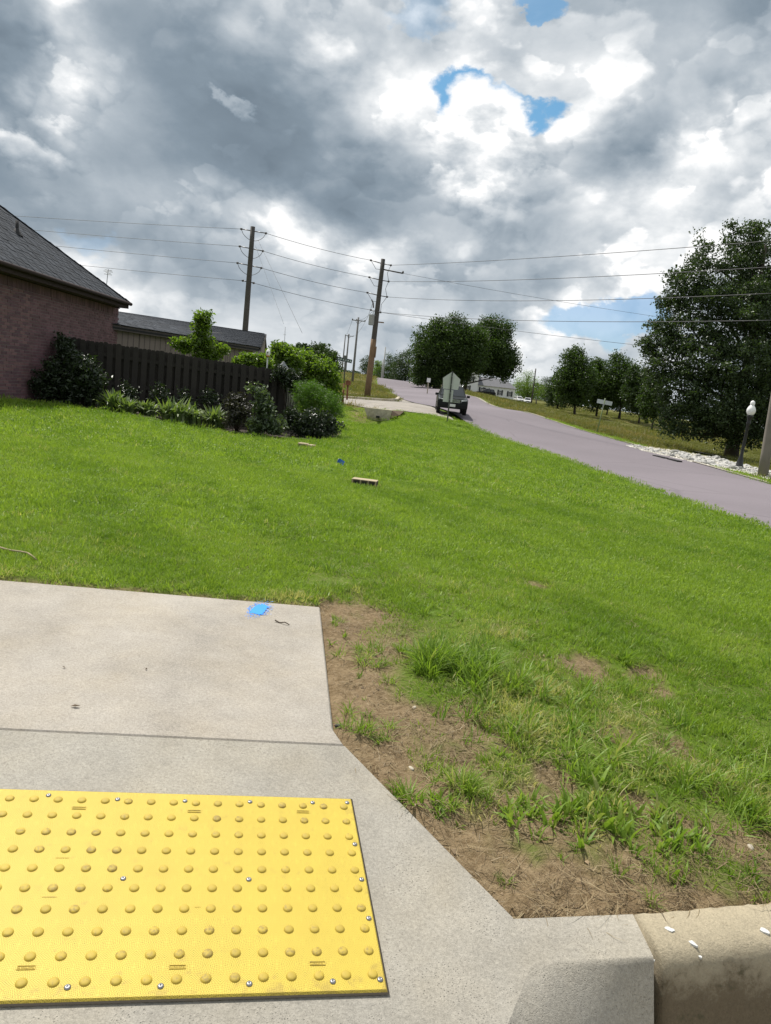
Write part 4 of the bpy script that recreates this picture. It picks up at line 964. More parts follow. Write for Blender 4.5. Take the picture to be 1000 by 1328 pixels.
def simple_tree(px, top, bot, hw, by, Y, mat, seed, label, n=5000, name='park_tree', group=None, leaf=.27):
    n = int(n*1.9); hw = hw*1.32; bot = bot+8
    rg = np.random.RandomState(seed); h = bot-top; bl = [pb(px+rg.uniform(-.12, .12)*hw, top+h*.25, hw*.58, h*.25, Y), pb(px-hw*.42, top+h*.52, hw*.55, h*.26, Y), pb(px+hw*.42, top+h*.50, hw*.55, h*.26, Y), pb(px+rg.uniform(-.2, .2)*hw, top+h*.48, hw*.6, h*.3, Y, -1), pb(px-hw*.28, top+h*.78, hw*.6, h*.2, Y), pb(px+hw*.32, top+h*.76, hw*.6, h*.2, Y), pb(px+rg.uniform(-.3, .3)*hw, top+h*.08, hw*.25, h*.10, Y)]
    k = Y/F_PX; return tree(name, label, 'tree', foot(px, by, Y), bl, n, leaf, max(.10, hw*k*.055), mat, seed, max(.35, hw*k*.24), group, per=22, twigs=24, shell=.4)
G = 'park trees across the road'
for a in ((745, 452, 522, 21, 538, 92, LM_DARK, 31, 'tallest dark tree of the park row, right of the gap behind the white house', 9000),
          (773, 468, 524, 18, 540, 100, LM_DARK, 32, 'dark rounded park tree just right of the tallest one, behind the street name post', 6000),
          (803, 462, 524, 22, 542, 98, LM_DARK, 33, 'broad park tree with a lit green top left of the big dark tree', 8000),
          (829, 476, 530, 17, 546, 92, LM_MID, 34, 'rounded park tree half behind the left side of the big dark tree', 5000),
          (846, 486, 542, 14, 552, 84, LM_DARK, 35, 'lowest park tree tucked under the left boughs of the big dark tree', 4000),
          (723, 482, 524, 13, 531, 118, LM_MID, 36, 'smaller tree at the left end of the dark park row', 4000),
          (787, 486, 526, 13, 536, 125, LM_MID, 37, 'small far park tree seen between the two broader park trees', 3000)): simple_tree(*a, group=G)
for a in ((684, 484, 516, 20, 520, 215, LM_LIGHT, 41, 'pale green tree beyond the right end of the white house', 5000),
          (706, 490, 520, 12, 524, 220, LM_MID, 42, 'small mid green tree right of the pale one beyond the white house', 2500),
          (545, 470, 500, 9, 503, 150, LM_DARK, 43, 'dark tree touching the left side of the domed oak', 2500),
          (524, 455, 497, 15, 500, 165, LM_MID, 44, 'green roadside tree left of the domed oak', 5000),
          (506, 461, 496, 12, 499, 175, LM_DARK, 45, 'dark green tree at the crest of the road', 3500),
          (491, 470, 494, 8, 496, 185, LM_LIGHT, 46, 'small light green tree right of the leaning utility pole at the crest', 2500),
          (476, 463, 490, 9, 492, 200, LM_MID, 47, 'distant tree left of the leaning utility pole', 2500),
          (417, 447, 480, 18, 486, 95, LM_DARK, 48, 'dark round tree beyond the shrubs at the end of the fence', 7000),
          (388, 449, 472, 14, 486, 70, LM_MID, 49, 'grey green bush-like tree behind the shrubs right of the shed', 3500)): simple_tree(*a, name='roadside_tree', group='trees beyond the shed and along the road')
# far wood that closes the horizon
def far_woods():
    rg = np.random.RandomState(77); P = []
    for a in np.r_[np.radians(np.arange(9.5, 33, .55)), np.radians(np.arange(-33, -3.2, .7))]:
        R_ = rg.uniform(250, 300); x, y = R_*math.sin(a), R_*math.cos(a); z = tz1(x, y); h = rg.uniform(4.5, 8.5) if a > 0 else rg.uniform(2.5, 5.0)
        n = 260; d = unit(rg.normal(size=(n, 3))); P.append(np.array([x, y, z+h*.5])+d*(rg.rand(n, 1)**.4)*np.array([3.0, 3.0, h*.5]))
    P = np.concatenate(P); V, Fq = leaf_quads(P, .85, .7, rg=rg); o = np_mesh('distant_woods', V, Fq, LM_MID, None, {'lv': ('POINT', np.repeat(rg.rand(len(P)), 4))}); tag(o, kind='stuff')
far_woods()
# ------------------------------------------------------------------ planting bed along the fence
BED = [gp(*q) for q in ((-40, 516), (20, 518.5), (60, 522), (135, 533), (190, 543), (250, 553.5), (300, 561), (345, 567), (400, 571), (436, 568))]
BEDB = [wallpt(-40, 514)+.03*WN, wallpt(20, 515)+.03*WN, np.array([FA[0], FA[1], 0])]+[lerp(FA, FB, t) for t in (.15, .35, .55, .75, .9, 1.0)]+[FB+(1.6, .9, 0)]
M_MULCH = simple('dark_mulch', (.035, .024, .016), .95, var=.4, scale=14, bumps=.8, bscale=30)
strip('planting_bed', BED, BEDB, M_MULCH, nx=8, sub=10, lift=.012, drape=True)
def bed(px, py, u=.38):
    "a spot of the bed at picture column px, u of the way from the lawn edge to the fence"
    f = gp(px, np.interp(px, (-40, 20, 60, 135, 190, 250, 300, 345, 400, 436), (516, 518.5, 522, 533, 543, 553.5, 561, 567, 571, 568))); t = np.clip((px-73)/299, 0, 1.1); b_ = lerp(FA, FB, t); P = lerp(f, b_, u); return np.array([P[0], P[1], tz1(P[0], P[1])])
def shrub(name, label, base, blobs, n, leaf, mat, seed, cl_r=.14, group=None, per=18, aspect=.45, up=.4, cat='shrub', stems=14, shell=.3):
    rg = np.random.RandomState(seed); base = np.array(base, float); t = tag(empty(name, base), label, cat, group)
    bl = [tuple(np.array(b[:3])-base)+tuple(b[3:6]) for b in blobs]; P, lv, cent = crown_points(bl, n, cl_r, rg, per, shell); ok = P[:, 2] > -.02; P, lv = P[ok], lv[ok]
    V, Fq = leaf_quads(P, leaf, aspect, up, rg=rg); np_mesh('foliage', V, Fq, mat, t, {'lv': ('POINT', np.repeat(lv, 4))})
    mb = MB()
    for i in rg.choice(len(cent), min(stems, len(cent)), replace=False):
        e = cent[i]; s = np.array([e[0]*.12, e[1]*.12, -.03]); mb.tube([s, lerp(s, e, .5)+np.array([0, 0, .1*abs(e[2])]), e], [.012, .009, .003], 5, caps=False)
    mb.build('stem', M_TRUNK, t); return t
def sblobs(Y, *qs): return [pb(q[0], q[1], q[2], q[3], Y, *(q[4:5])) for q in qs]
def strap_plant(name, label, base, n, L, w, mat, seed, group=None, spread=1.0, cat='plant', segs=5, cone=.9):
    "clump of long arching leaves"
    rg = np.random.RandomState(seed); base = np.array(base, float); V = []; Fq = []; lv = []
    for i in range(n):
        a = rg.rand()*2*math.pi; l = L*(.6+.6*rg.rand()); lean = (.25+.9*rg.rand())*cone; r0 = rg.rand()*.35*spread*L; th = rg.rand()*2*math.pi; p = np.array([r0*math.cos(th), r0*math.sin(th), 0.0]); d = np.array([math.cos(a), math.sin(a), 0]); sd = np.array([-d[1], d[0], 0]); ang = math.pi/2-lean*.45; b = len(V); tone = rg.rand()
        for k in range(segs+1):
            t = k/segs; ww = w*(max(0, math.sin(math.pi*min(1, .18+t*.82)))**.8)*(1 if k < segs else 0.05); V.append(p+sd*ww*.5); V.append(p-sd*ww*.5); lv += [np.clip(tone*.7+.3*rg.rand(), 0, 1)]*2
            p = p+(d*math.cos(ang)+np.array([0, 0, math.sin(ang)]))*l/segs; ang -= lean*1.25/segs*(1+t)
        for k in range(segs): q = b+2*k; Fq.append((q, q+1, q+3, q+2))
    V = np.array(V); V[:, 2] = np.maximum(V[:, 2], .01)
    o = np_mesh(name, V, np.array(Fq), mat, None, {'lv': ('POINT', np.array(lv))}, smooth=True); o.location = base; tag(o, label, cat, group); return o
Yb = 17.4
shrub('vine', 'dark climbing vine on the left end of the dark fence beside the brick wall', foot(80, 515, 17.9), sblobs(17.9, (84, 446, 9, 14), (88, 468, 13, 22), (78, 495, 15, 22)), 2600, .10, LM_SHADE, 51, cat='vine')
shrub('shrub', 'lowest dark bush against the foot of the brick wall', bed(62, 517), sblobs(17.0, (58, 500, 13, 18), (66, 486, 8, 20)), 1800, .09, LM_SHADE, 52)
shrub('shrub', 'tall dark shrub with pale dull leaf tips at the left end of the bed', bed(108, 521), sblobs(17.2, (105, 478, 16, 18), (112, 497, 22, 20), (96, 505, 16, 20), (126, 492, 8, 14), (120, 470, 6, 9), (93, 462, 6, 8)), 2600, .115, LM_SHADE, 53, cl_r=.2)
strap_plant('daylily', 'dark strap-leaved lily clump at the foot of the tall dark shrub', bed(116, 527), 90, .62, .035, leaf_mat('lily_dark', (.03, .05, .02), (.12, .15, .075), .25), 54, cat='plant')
GH = 'pale variegated clumps in the fence bed'
for k, (px, py, w, l) in enumerate(((150, 530, 1.0, 'first pale variegated clump from the dark lily, low in the fence bed'), (170, 534, 1.1, 'second pale variegated clump, just right of the first beside the lawn edge'), (192, 538, .9, 'third pale variegated clump, smallest one in the gap of the row'), (224, 545, 1.15, 'fourth pale variegated clump, large and spilling onto the lawn edge'), (250, 549, 1.2, 'fifth pale variegated clump, largest and nearest the middle of the fence'), (274, 548, 1.05, 'last pale variegated clump before the purple shrub'))):
    strap_plant('hosta', l, bed(px+RG.uniform(-5, 5), py, RG.uniform(.16, .42)), 150, RG.uniform(.36, .56)*w, .07, LM_VAR, 60+k, GH, 1.3, cone=1.05)
for k, (px, py, h, l) in enumerate(((165, 528, 34, 'dark leafy perennial behind the first pale clumps'), (205, 536, 44, 'tall dark leafy perennial in front of the middle fence boards'), (240, 540, 38, 'dark leafy perennial behind the largest pale clump'), (270, 543, 46, 'slim dark leafy perennial left of the purple shrub'))):
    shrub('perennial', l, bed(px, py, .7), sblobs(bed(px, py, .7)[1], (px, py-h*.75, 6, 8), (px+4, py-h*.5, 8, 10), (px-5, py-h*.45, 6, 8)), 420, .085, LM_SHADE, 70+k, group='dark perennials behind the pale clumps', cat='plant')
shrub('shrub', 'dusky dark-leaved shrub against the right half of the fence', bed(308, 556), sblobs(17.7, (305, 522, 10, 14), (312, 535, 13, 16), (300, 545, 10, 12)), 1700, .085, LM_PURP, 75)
shrub('shrub', 'upright shrub with grey-green glossy leaves near the right end of the fence', bed(342, 563), sblobs(17.6, (330, 500, 5, 6), (340, 512, 7, 12), (343, 530, 12, 14), (350, 548, 18, 14), (336, 552, 12, 10)), 2600, .11, leaf_mat('leaves_greygreen', (.03, .05, .026), (.13, .17, .09), .25), 76)
strap_plant('daylily', 'low light strap-leaved clump at the lawn edge below the upright shrub', bed(330, 563), 80, .42, .04, LM_VAR, 77)
strap_plant('daylily', 'light strap-leaved clump at the lawn edge right of the upright shrub', bed(360, 567), 80, .46, .04, LM_VAR, 78)
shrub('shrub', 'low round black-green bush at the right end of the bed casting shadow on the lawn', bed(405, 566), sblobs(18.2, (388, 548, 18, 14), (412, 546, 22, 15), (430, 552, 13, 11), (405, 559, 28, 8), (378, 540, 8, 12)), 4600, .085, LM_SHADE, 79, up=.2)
def feathery():
    base = foot(414, 556, 18.9); rg = np.random.RandomState(80); bl = sblobs(18.9, (400, 508, 20, 16), (416, 520, 25, 17), (434, 532, 15, 13), (392, 524, 14, 14)); t = tag(empty('asparagus_plant', base), 'soft feathery bright green plant above the black-green bush', 'plant')
    P, lv, cent = crown_points([tuple(np.array(b[:3])-base)+tuple(b[3:6]) for b in bl], 15000, .13, rg, 40, .1); ax = unit(np.array([.7, -.2, -.35])+rg.normal(size=(len(P), 3))*.4)
    V, Fq = leaf_quads(P, .085, .10, .5, .02, rg, ax); np_mesh('foliage', V, Fq, LM_FEATH, t, {'lv': ('POINT', np.repeat(lv, 4))})
    mb = MB()
    for i in rg.choice(len(cent), 22, replace=False): e = cent[i]; mb.tube([(e[0]*.15, e[1]*.15, -.05), (e[0]*.45, e[1]*.45, e[2]*.8), e], [.01, .008, .003], 5, caps=False)
    mb.build('stem', LM_FEATH, t)
feathery()
shrub('vine', 'dark vine hanging over the right corner of the fence', foot(372, 556, 19.6), sblobs(19.6, (368, 486, 14, 10), (380, 496, 11, 14), (390, 505, 10, 12)), 1900, .10, LM_SHADE, 81, cat='vine')
shrub('shrub', 'large light green shrub spreading right of the fence corner toward the rusty posts', foot(408, 540, 24), sblobs(24, (392, 472, 20, 18), (412, 482, 22, 20), (428, 496, 14, 18), (398, 500, 22, 18), (420, 512, 16, 12), (432, 515, 9, 10)), 8500, .12, LM_LIGHT, 82, cl_r=.2)
shrub('shrub', 'bright green bush rising behind the fence below the end of the shed', foot(366, 540, 23), sblobs(23, (366, 458, 16, 12), (378, 466, 15, 14), (356, 470, 13, 9)), 3600, .13, LM_LIGHT, 83, cl_r=.2)
shrub('shrub', 'yellow-green bush peeping over the fence left of the white bird house', foot(332, 530, 21.5), sblobs(21.5, (325, 468, 13, 8), (340, 470, 12, 8), (312, 470, 6, 5)), 2000, .13, LM_LIGHT, 84, cl_r=.18)
Y = 20.5
tree('young_tree', 'slender young light green tree standing behind the fence before the shed', 'tree', foot(262, 530, Y), [pb(*q, Y) for q in ((262, 412, 8, 9), (263, 428, 9, 12), (260, 446, 12, 12), (264, 462, 14, 9), (238, 449, 9, 8), (284, 455, 8, 8), (230, 446, 4, 4))], 2600, .13, .035, LM_LIGHT, 85, .16, per=14, twigs=40, aspect=.42, shell=.1)
# ------------------------------------------------------------------ utility poles and lines
M_POLE = simple('grey_pole_wood', (.068, .062, .057), .9, var=.3, scale=3, bumps=.5, bscale=12); M_POLEB = simple('brown_pole_wood', (.17, .11, .065), .9, var=.35, scale=3, bumps=.5, bscale=12)
M_WIRE = simple('weathered_wire', (.05, .052, .055), .6, vary=None); M_INS = simple('insulator', (.09, .08, .08), .4, vary=None); M_GALV = simple('galvanised_steel', (.30, .31, .32), .5, .3, var=.15)
M_RUST = simple('rusty_steel', (.15, .062, .03), .9, var=.4, scale=12); M_CAN = simple('transformer_grey', (.33, .35, .36), .5, var=.1)
def wire(name, a, b_, sag, r, label, group=None, cat='power line', n=18):
    a, b_ = np.array(a, float), np.array(b_, float); pts = [lerp(a, b_, t)-np.array([0, 0, sag*4*t*(1-t)])-a for t in np.linspace(0, 1, n)]
    mb = MB(); mb.tube(pts, r, 4); o = mb.build(name, M_WIRE); o.location = a; tag(o, label, cat, group); return o
Yl, Ym, Yr = 42.3, 48.0, 22.6
lt, mt_ = aty(328, 294, Yl), aty(497, 336, Ym); lb = np.array([lt[0], lt[1], tz1(lt[0], lt[1])]); mbp = foot(476, 516, Ym); mt_[0] = mbp[0]+.25
mt_ = aty(497, 336, Ym)
def pole(name, label, base, top, r, parts, mat=None):
    base = np.array(base); t = tag(empty(name, base), label, 'utility pole'); top = np.array(top)-base; mb = MB()
    mb.tube([lerp(np.array([0, 0, -.2]), top, k/8) for k in range(9)], [r*(1.15-.4*k/8) for k in range(9)], 12); mb.build('shaft', mat or M_POLE, t); parts(t, base, top); return t
def bracket(t, base, p_img, Y, side_pts, nm='bracket'):
    mb = MB(); mb.tube([np.array(q)-base for q in side_pts], .028, 6); return mb.build(nm, M_INS, t)
LW = {}
def left_parts(t, base, top):
    for k, (l, r_) in enumerate((((313, 297), (345, 302.5)), ((311, 319.5), (341, 325.5)), ((308, 341), (339, 347.5)), ((315, 364), (329, 367)))):
        a, b_ = aty(*l, Yl), aty(*r_, Yl); LW[k] = (a, b_); mb = MB(); mb.tube([a-base, lerp(a, b_, .45)-base], .028, 6); mb.tube([lerp(a, b_, .55)-base, b_-base], .028, 6); mb.build('dead_end', M_INS, t)
        for e in (a, b_): mb = MB(); mb.lathe(e-base, [(.03, -.06), (.075, -.03), (.05, 0), (.075, .03), (.02, .06)], 8); mb.build('insulator', M_INS, t)
        if k < 3:
            m = lerp(a, b_, .5)-base; pts = [lerp(a, b_, u)-base-np.array([0, 0, .52*math.sin(math.pi*u)**.6]) for u in np.linspace(0, 1, 13)]; mb = MB(); mb.tube(pts, .014, 4); mb.build('jumper', M_WIRE, t)
pole('utility_pole', 'dark wooden utility pole standing behind the shed roof', lb, lt, .17, left_parts)
MWp = {}
def main_parts(t, base, top):
    for k, (l, r_) in enumerate((((481, 337.5), (507, 344)), ((479, 359.5), (504, 365)), ((476.5, 379.5), (502, 385)), ((481, 402), (493.5, 405)))):
        a, b_ = aty(*l, Ym), aty(*r_, Ym-.6); MWp[k] = (a, b_); c = top*((lerp(a, b_, .5)-base)[2]/top[2]); mb = MB(); mb.tube([a-base, c], .03, 6); mb.tube([c, b_-base], .03, 6); mb.build('dead_end', M_INS, t)
        for e in (a, b_): mb = MB(); mb.lathe(e-base, [(.03, -.06), (.08, -.03), (.05, 0), (.08, .03), (.02, .06)], 8); mb.build('insulator', M_INS, t)
    for k in range(3):
        a, b_ = MWp[k][1]-base, MWp[k+1][1]-base; mb = MB(); mb.tube([a, lerp(a, b_, .5)+(-.15, 0, 0), b_], .014, 4); mb.build('jumper', M_WIRE, t)
        a = MWp[k][0]-base; c = top*((a[2]-.5)/top[2]); mb = MB(); mb.tube([a, lerp(a, c, .5)-(0, 0, .25), c], .014, 4); mb.build('jumper', M_WIRE, t)
    a, b_ = aty(497.5, 349.5, Ym)-base, aty(522.5, 354.5, Ym-.4)-base; mb = MB(); mb.tube([a, b_], .045, 6); mb.lathe(b_, [(.03, -.02), (.07, .05), (.03, .15)], 8); mb.build('side_arm', M_POLE, t)
    q = aty(482, 415, Ym-.1)-base; mb = MB(); mb.lathe(q+(0, 0, -.32), [(.17, 0), (.19, .04), (.19, .58), (.21, .60), (.21, .66), (.05, .70)], 14); mb.tube([q+(0.05, 0, .3), q+(.06, 0, .62)], .03, 6); mb.build('transformer', M_CAN, t)
    q = aty(484, 393, Ym-.1)-base; mb = MB(); mb.tube([q+(-.12, 0, .2), q, q+(.05, 0, -.3)], .05, 6); mb.build('cutout', M_INS, t)
    q = aty(489, 417.5, Ym)-base; mb = MB(); mb.box(q+(.2, 0, 0), (.5, .07, .07)); mb.build('short_arm', M_POLEB, t)
    mb = MB(); mb.tube([top*k+np.array([0, -.01, 0]) for k in (-.02, .18, .36, .43)], [.208, .196, .186, .182], 12); mb.build('bare_wood', M_POLEB, t)
    mb = MB(); mb.tube([top*.30+np.array([.19, -.05, 0]), top*.38+np.array([.19, -.05, 0])], .07, 6); mb.build('junction_box', M_POLEB, t)
pole('utility_pole', 'leaning brown utility pole with a grey transformer on the grass island', mbp, mt_, .175, main_parts)
rb_, rt2 = foot(989, 619, Yr), aty(1041, 296, Yr)
RW = {k: aty(1041-k*6, y, Yr) for k, y in enumerate((309, 344, 379, 415))}
def right_parts(t, base, top):
    for k in range(4): mb = MB(); e = RW[k]-base; mb.tube([top*(e[2]/top[2]), e], .025, 6); mb.lathe(e, [(.02, -.05), (.06, 0), (.02, .05)], 8); mb.build('insulator', M_INS, t)
pole('utility_pole', 'pale grey pole foot at the right edge beside the black lamp post', rb_, rt2, .135, right_parts, simple('pale_pole_wood', (.20, .18, .15), .9, var=.25, scale=3))
OL = [aty(-260, y, 40.0) for y in (258, 268, 281, 302)]
for k, nm in enumerate(('topmost', 'second', 'third', 'lowest')):
    wire('power_line', OL[k], LW[k][0], 0.12, .010, '%s power line running left from the dark pole behind the shed' % nm, 'power lines left of the shed pole')
    wire('power_line', LW[k][1], MWp[k][0], .10, .012, '%s power line between the shed pole and the leaning transformer pole' % nm, 'power lines between the two tall poles')
    wire('power_line', MWp[k][1], RW[k], (.10, .16, .25, .25)[k], .011, '%s power line from the transformer pole across the right of the sky' % nm, 'power lines across the road')
wire('power_line', aty(522.5, 354.5, Ym-.4), aty(1060, 437, 60), .3, .009, 'faint line falling from the side arm behind the big dark tree', 'faint lines')
wire('power_line', aty(493.5, 405, Ym-.6), aty(1060, 470, 42), .2, .010, 'faintest low line passing in front of the big dark tree', 'faint lines')
GUY = [(aty(335, 312, Yl), aty(392, 432, 36)), (aty(331, 318, Yl), aty(368, 420, 37))]
wire('guy_wire', *GUY[0], .0, .009, 'longer guy wire slanting right from the dark shed pole', cat='guy wire'); wire('guy_wire', *GUY[1], .0, .006, 'shorter faint guy wire slanting right from the dark shed pole', cat='guy wire')
def small_pole(label, top, bot, Y, Yb, r, arm=None, mat=M_POLE, name='utility_pole', lean=None):
    t_ = aty(*top, Y); b_ = np.array([*aty(*bot, Y)[:2], 0]); b_[2] = tz1(b_[0], b_[1])-.2; t = tag(empty(name, b_), label, 'utility pole'); mb = MB(); mb.tube([(0, 0, 0), (t_-b_)*.5, t_-b_], [r*1.2, r, r*.8], 8); mb.build('shaft', mat, t)
    if arm:
        l, rr_ = aty(*arm[0], Y), aty(*arm[1], Y); d = (rr_-l)/np.linalg.norm(rr_-l); mb = MB(); mb.box((l+rr_)/2-b_+np.array([0, -r, 0]), (np.linalg.norm(rr_-l), .10, .12), ax=(d, (0, 1, 0), np.cross(d, (0, 1, 0)))); mb.build('crossarm', mat, t)
        for u in (.04, .35, .96): q = lerp(l, rr_, u)-b_; mb = MB(); mb.lathe(q, [(.05, .03), (.09, .12), (.04, .24)], 6); mb.build('insulator', M_INS, t)
        for s in (.25, .75): mb = MB(); mb.tube([lerp(l, rr_, s)-b_, (t_-b_)*.90], .03, 4); mb.build('brace', mat, t)
    return t_
M_FARP = simple('far_pole_wood', (.17, .165, .16), .9, var=.2)
p3 = small_pole('small crossarm pole just left of the leaning transformer pole', (465, 411.5), (457.5, 490), 105, 0, .15, ((456.5, 415), (474, 417)), M_FARP)
p4 = small_pole('smaller far crossarm pole left of the first crossarm pole', (452.6, 433), (447.5, 488), 155, 0, .17, ((447.5, 435), (458.5, 436.5)), M_FARP)
p5 = small_pole('thin bare pole leftmost of the far roadside poles', (448, 435), (443, 488), 150, 0, .13, None, M_FARP)
small_pole('pale thin pole on the crest right of the leaning transformer pole', (500, 450), (496.6, 491), 165, 0, .15, None, simple('pale_far_pole', (.42, .42, .40), .8))
small_pole('second pale thin pole at the crest, shorter one on the left', (497, 466), (494.5, 491), 162, 0, .12, None, simple('pale_far_pole_b', (.40, .40, .38), .8))
small_pole('dark thin pole right of the white house by the parked cars', (695, 478), (688.5, 527), 150, 0, .14, None, M_POLE)
small_pole('thin low post in the field right of the parked cars', (695.5, 517), (694.5, 532), 130, 0, .11, None, M_POLE, 'field_post')
for k, (a, b_) in enumerate((((474, 417), (458, 436.5)), ((457, 415), (448, 435.5)))): wire('power_line', aty(*a, 105), aty(*b_, 155), .4, .016, ('right', 'left')[k]+' thin line between the two small crossarm poles', 'thin roadside lines')
wire('power_line', aty(484, 391, Ym), aty(473.5, 416.5, 105), .3, .013, 'thin line from the transformer pole down to the first small crossarm pole', 'thin roadside lines')
wire('power_line', aty(483, 404, Ym), aty(465, 413, 105), .3, .013, 'lower thin line from the transformer pole to the tip of the first small crossarm pole', 'thin roadside lines')
def antenna(label, top, bot, Y, arms):
    t_ = aty(*top, Y); b_ = aty(*bot, Y); g = np.array([b_[0], b_[1], tz1(b_[0], b_[1])]); t = tag(empty('antenna', g), label, 'antenna'); mb = MB(); mb.tube([(0, 0, 0), b_-g, t_-g], .022, 5); mb.build('mast', M_GALV, t)
    for w, h in arms: mb = MB(); mb.tube([t_-g+np.array([-w, 0, -h]), t_-g+np.array([w, 0, -h-.02])], .016, 4); mb.build('element', M_GALV, t)
    return t
antenna('thin television aerial rising behind the brick house roof', (140.5, 349), (138, 372), 42, ((.20, .05), (.26, .12), (.14, .2), (.22, .28)))
antenna('thin whip mast above the bushes right of the shed', (370, 424), (369, 446), 60, ((.10, .6),))
# ------------------------------------------------------------------ signs and posts
M_ALU = simple('dull_aluminium', (.50, .52, .49), .6, .0, var=.08, scale=5, vary=None); M_PGAL = simple('sign_post_steel', (.11, .115, .11), .6, .3, var=.15); M_SGREEN = simple('green_post', (.20, .26, .12), .7, var=.15); M_BLADE = simple('pale_sign_blade', (.55, .60, .60), .5, var=.06, vary=None)
def road_sign():
    b_ = gp(580, 547.5); Y = b_[1]; top = aty(587.5, 482, Y); t = tag(empty('road_sign', b_), 'grey back of a pentagon road sign on a thin post at the lawn edge', 'road sign'); H = top[2]-b_[2]; k = Y/F_PX
    lx = top[0]-b_[0]-.02; mb = MB(); w = .042
    for a in ((-w/2, .0), (w/2, .0)): mb.box((a[0], 0, H*.49), (.012, .045, H*.98+.1))
    mb.box((0, .02, H*.49), (w, .012, H*.98+.1)); o = mb.build('post', M_PGAL, t)
    W_ = 22.5*k/2; z0 = H; P = [(0, z0), (W_, z0-.28*1.0), (W_*.86, z0-.70), (-W_*.86, z0-.70), (-W_, z0-.28)]
    mb = MB(); mb.prism([(x_, .035, z_) for x_, z_ in P], (0, 0, 0), (0, .006, 0)); mb.build('sign_panel', M_ALU, t)
    P = [(-.26, z0-.73), (.12, z0-.73), (.12, z0-1.22), (-.26, z0-1.22)]; mb = MB(); mb.prism([(x_, .035, z_) for x_, z_ in P], (0, 0, 0), (0, .006, 0)); mb.build('plate', M_ALU, t)
    for z_ in (z0-.18, z0-.5, z0-.85, z0-1.12): mb = MB(); mb.box((0, -.026, z_), (.03, .012, .03)); mb.build('bolt', M_GALV, t)
    t.rotation_euler = (0, math.atan2(lx, H), .02)
road_sign()
def street_sign():
    b_ = gp(774, 562); Y = b_[1]; top = aty(785, 516.5, Y); t = tag(empty('street_sign', b_), 'street name sign with two crossed pale blades on a leaning green post across the road', 'street sign'); H = np.linalg.norm(top-b_); mb = MB(); mb.tube([(0, 0, -.1), (0, 0, H)], .028, 8); mb.build('post', M_SGREEN, t)
    mb = MB(); mb.box((.02, 0, H-.20), (.76, .012, .20)); mb.build('blade', M_BLADE, t); mb = MB(); mb.box((0, 0, H-.48), (.76, .012, .24), rz=1.25); mb.build('blade', M_BLADE, t); mb = MB(); mb.lathe((0, 0, H-.36), [(.04, 0), (.04, .06)], 8); mb.box((0, 0, H-.07), (.05, .05, .06)); mb.build('clamp', M_GALV, t)
    v = (top-b_)/H; t.rotation_euler = (math.asin(-v[1])*0, math.asin(v[0]), 0)
street_sign()
def white_sign():
    b_ = gp(554, 510.5); Y = b_[1]; k = Y/F_PX; t = tag(empty('small_sign', b_), 'small white square sign on a thin post at the far roadside before the oak', 'road sign'); H = 20*k; mb = MB(); mb.tube([(0, 0, -.1), (0, 0, H*.8)], .05, 6); mb.build('post', simple('tan_post', (.38, .33, .25), .8), t); mb = MB(); mb.box((0, -.04, H*.85), (4.6*k, .03, 5.2*k)); mb.build('sign_panel', simple('white_sign', (.75, .75, .74), .5, vary=None), t)
white_sign()
def name_post():
    b_ = gp(445, 526); Y = b_[1]; top = aty(447.8, 461, Y); k = Y/F_PX; t = tag(empty('street_sign', b_), 'dark street name blade on a rusty post at the shrub edge by the side street', 'street sign'); d = top-b_; mb = MB(); mb.tube([(0, 0, -.1), d*.45], .034, 8); mb.build('rusty_post', M_RUST, t); mb = MB(); mb.tube([d*.45, d], .030, 8); mb.box(d*.96, (.10, .10, .18)); mb.build('post', M_PGAL, t)
    mb = MB(); q = aty(447, 466.8, Y)-b_; mb.box(q, (19*k, .015, 4.6*k), ax=((.994, 0, -.11), (0, 1, 0), (.11, 0, .994))); mb.build('blade', simple('dark_sign_blade', (.06, .075, .085), .5, vary=None), t)
    for u in np.linspace(-.4, .4, 6): mb = MB(); mb.box(q+np.array([19*k*u*.994, -.011, -19*k*u*.11]), (1.4*k, .006, 1.9*k), ax=((.994, 0, -.11), (0, 1, 0), (.11, 0, .994))); mb.build('letter_mark', M_BLADE, t)
    c = aty(443.2, 521, Y+.6); g = np.array([c[0], c[1], tz1(c[0], c[1])]); t2 = tag(empty('rusty_post', g), 'second bare rusty post left of the dark street name blade', 'post'); H = aty(444.4, 504, Y+.6)[2]-g[2]; mb = MB(); mb.tube([(0, 0, -.1), (0.02, 0, H)], .03, 7); mb.build('shaft', M_RUST, t2)
    c = aty(451.5, 503, Y+4); g = np.array([c[0], c[1], tz1(c[0], c[1])]); t3 = tag(empty('brown_box', g), 'rust-brown box on a short stake beside the dark street name post', 'box'); q = aty(451.5, 497, Y+4)-g; mb = MB(); mb.box(q, (.26, .24, .20)); mb.build('box_shell', M_RUST, t3); mb = MB(); mb.tube([(0, 0, -.1), q-(0, 0, .1)], .05, 6); mb.build('stake', M_RUST, t3); mb = MB(); mb.prism([q+(-.15, -.14, .10), q+(.15, -.14, .10), q+(0, -.14, .16)], (0, 0, 0), (0, .28, 0)); mb.build('lid', M_RUST, t3)
name_post()
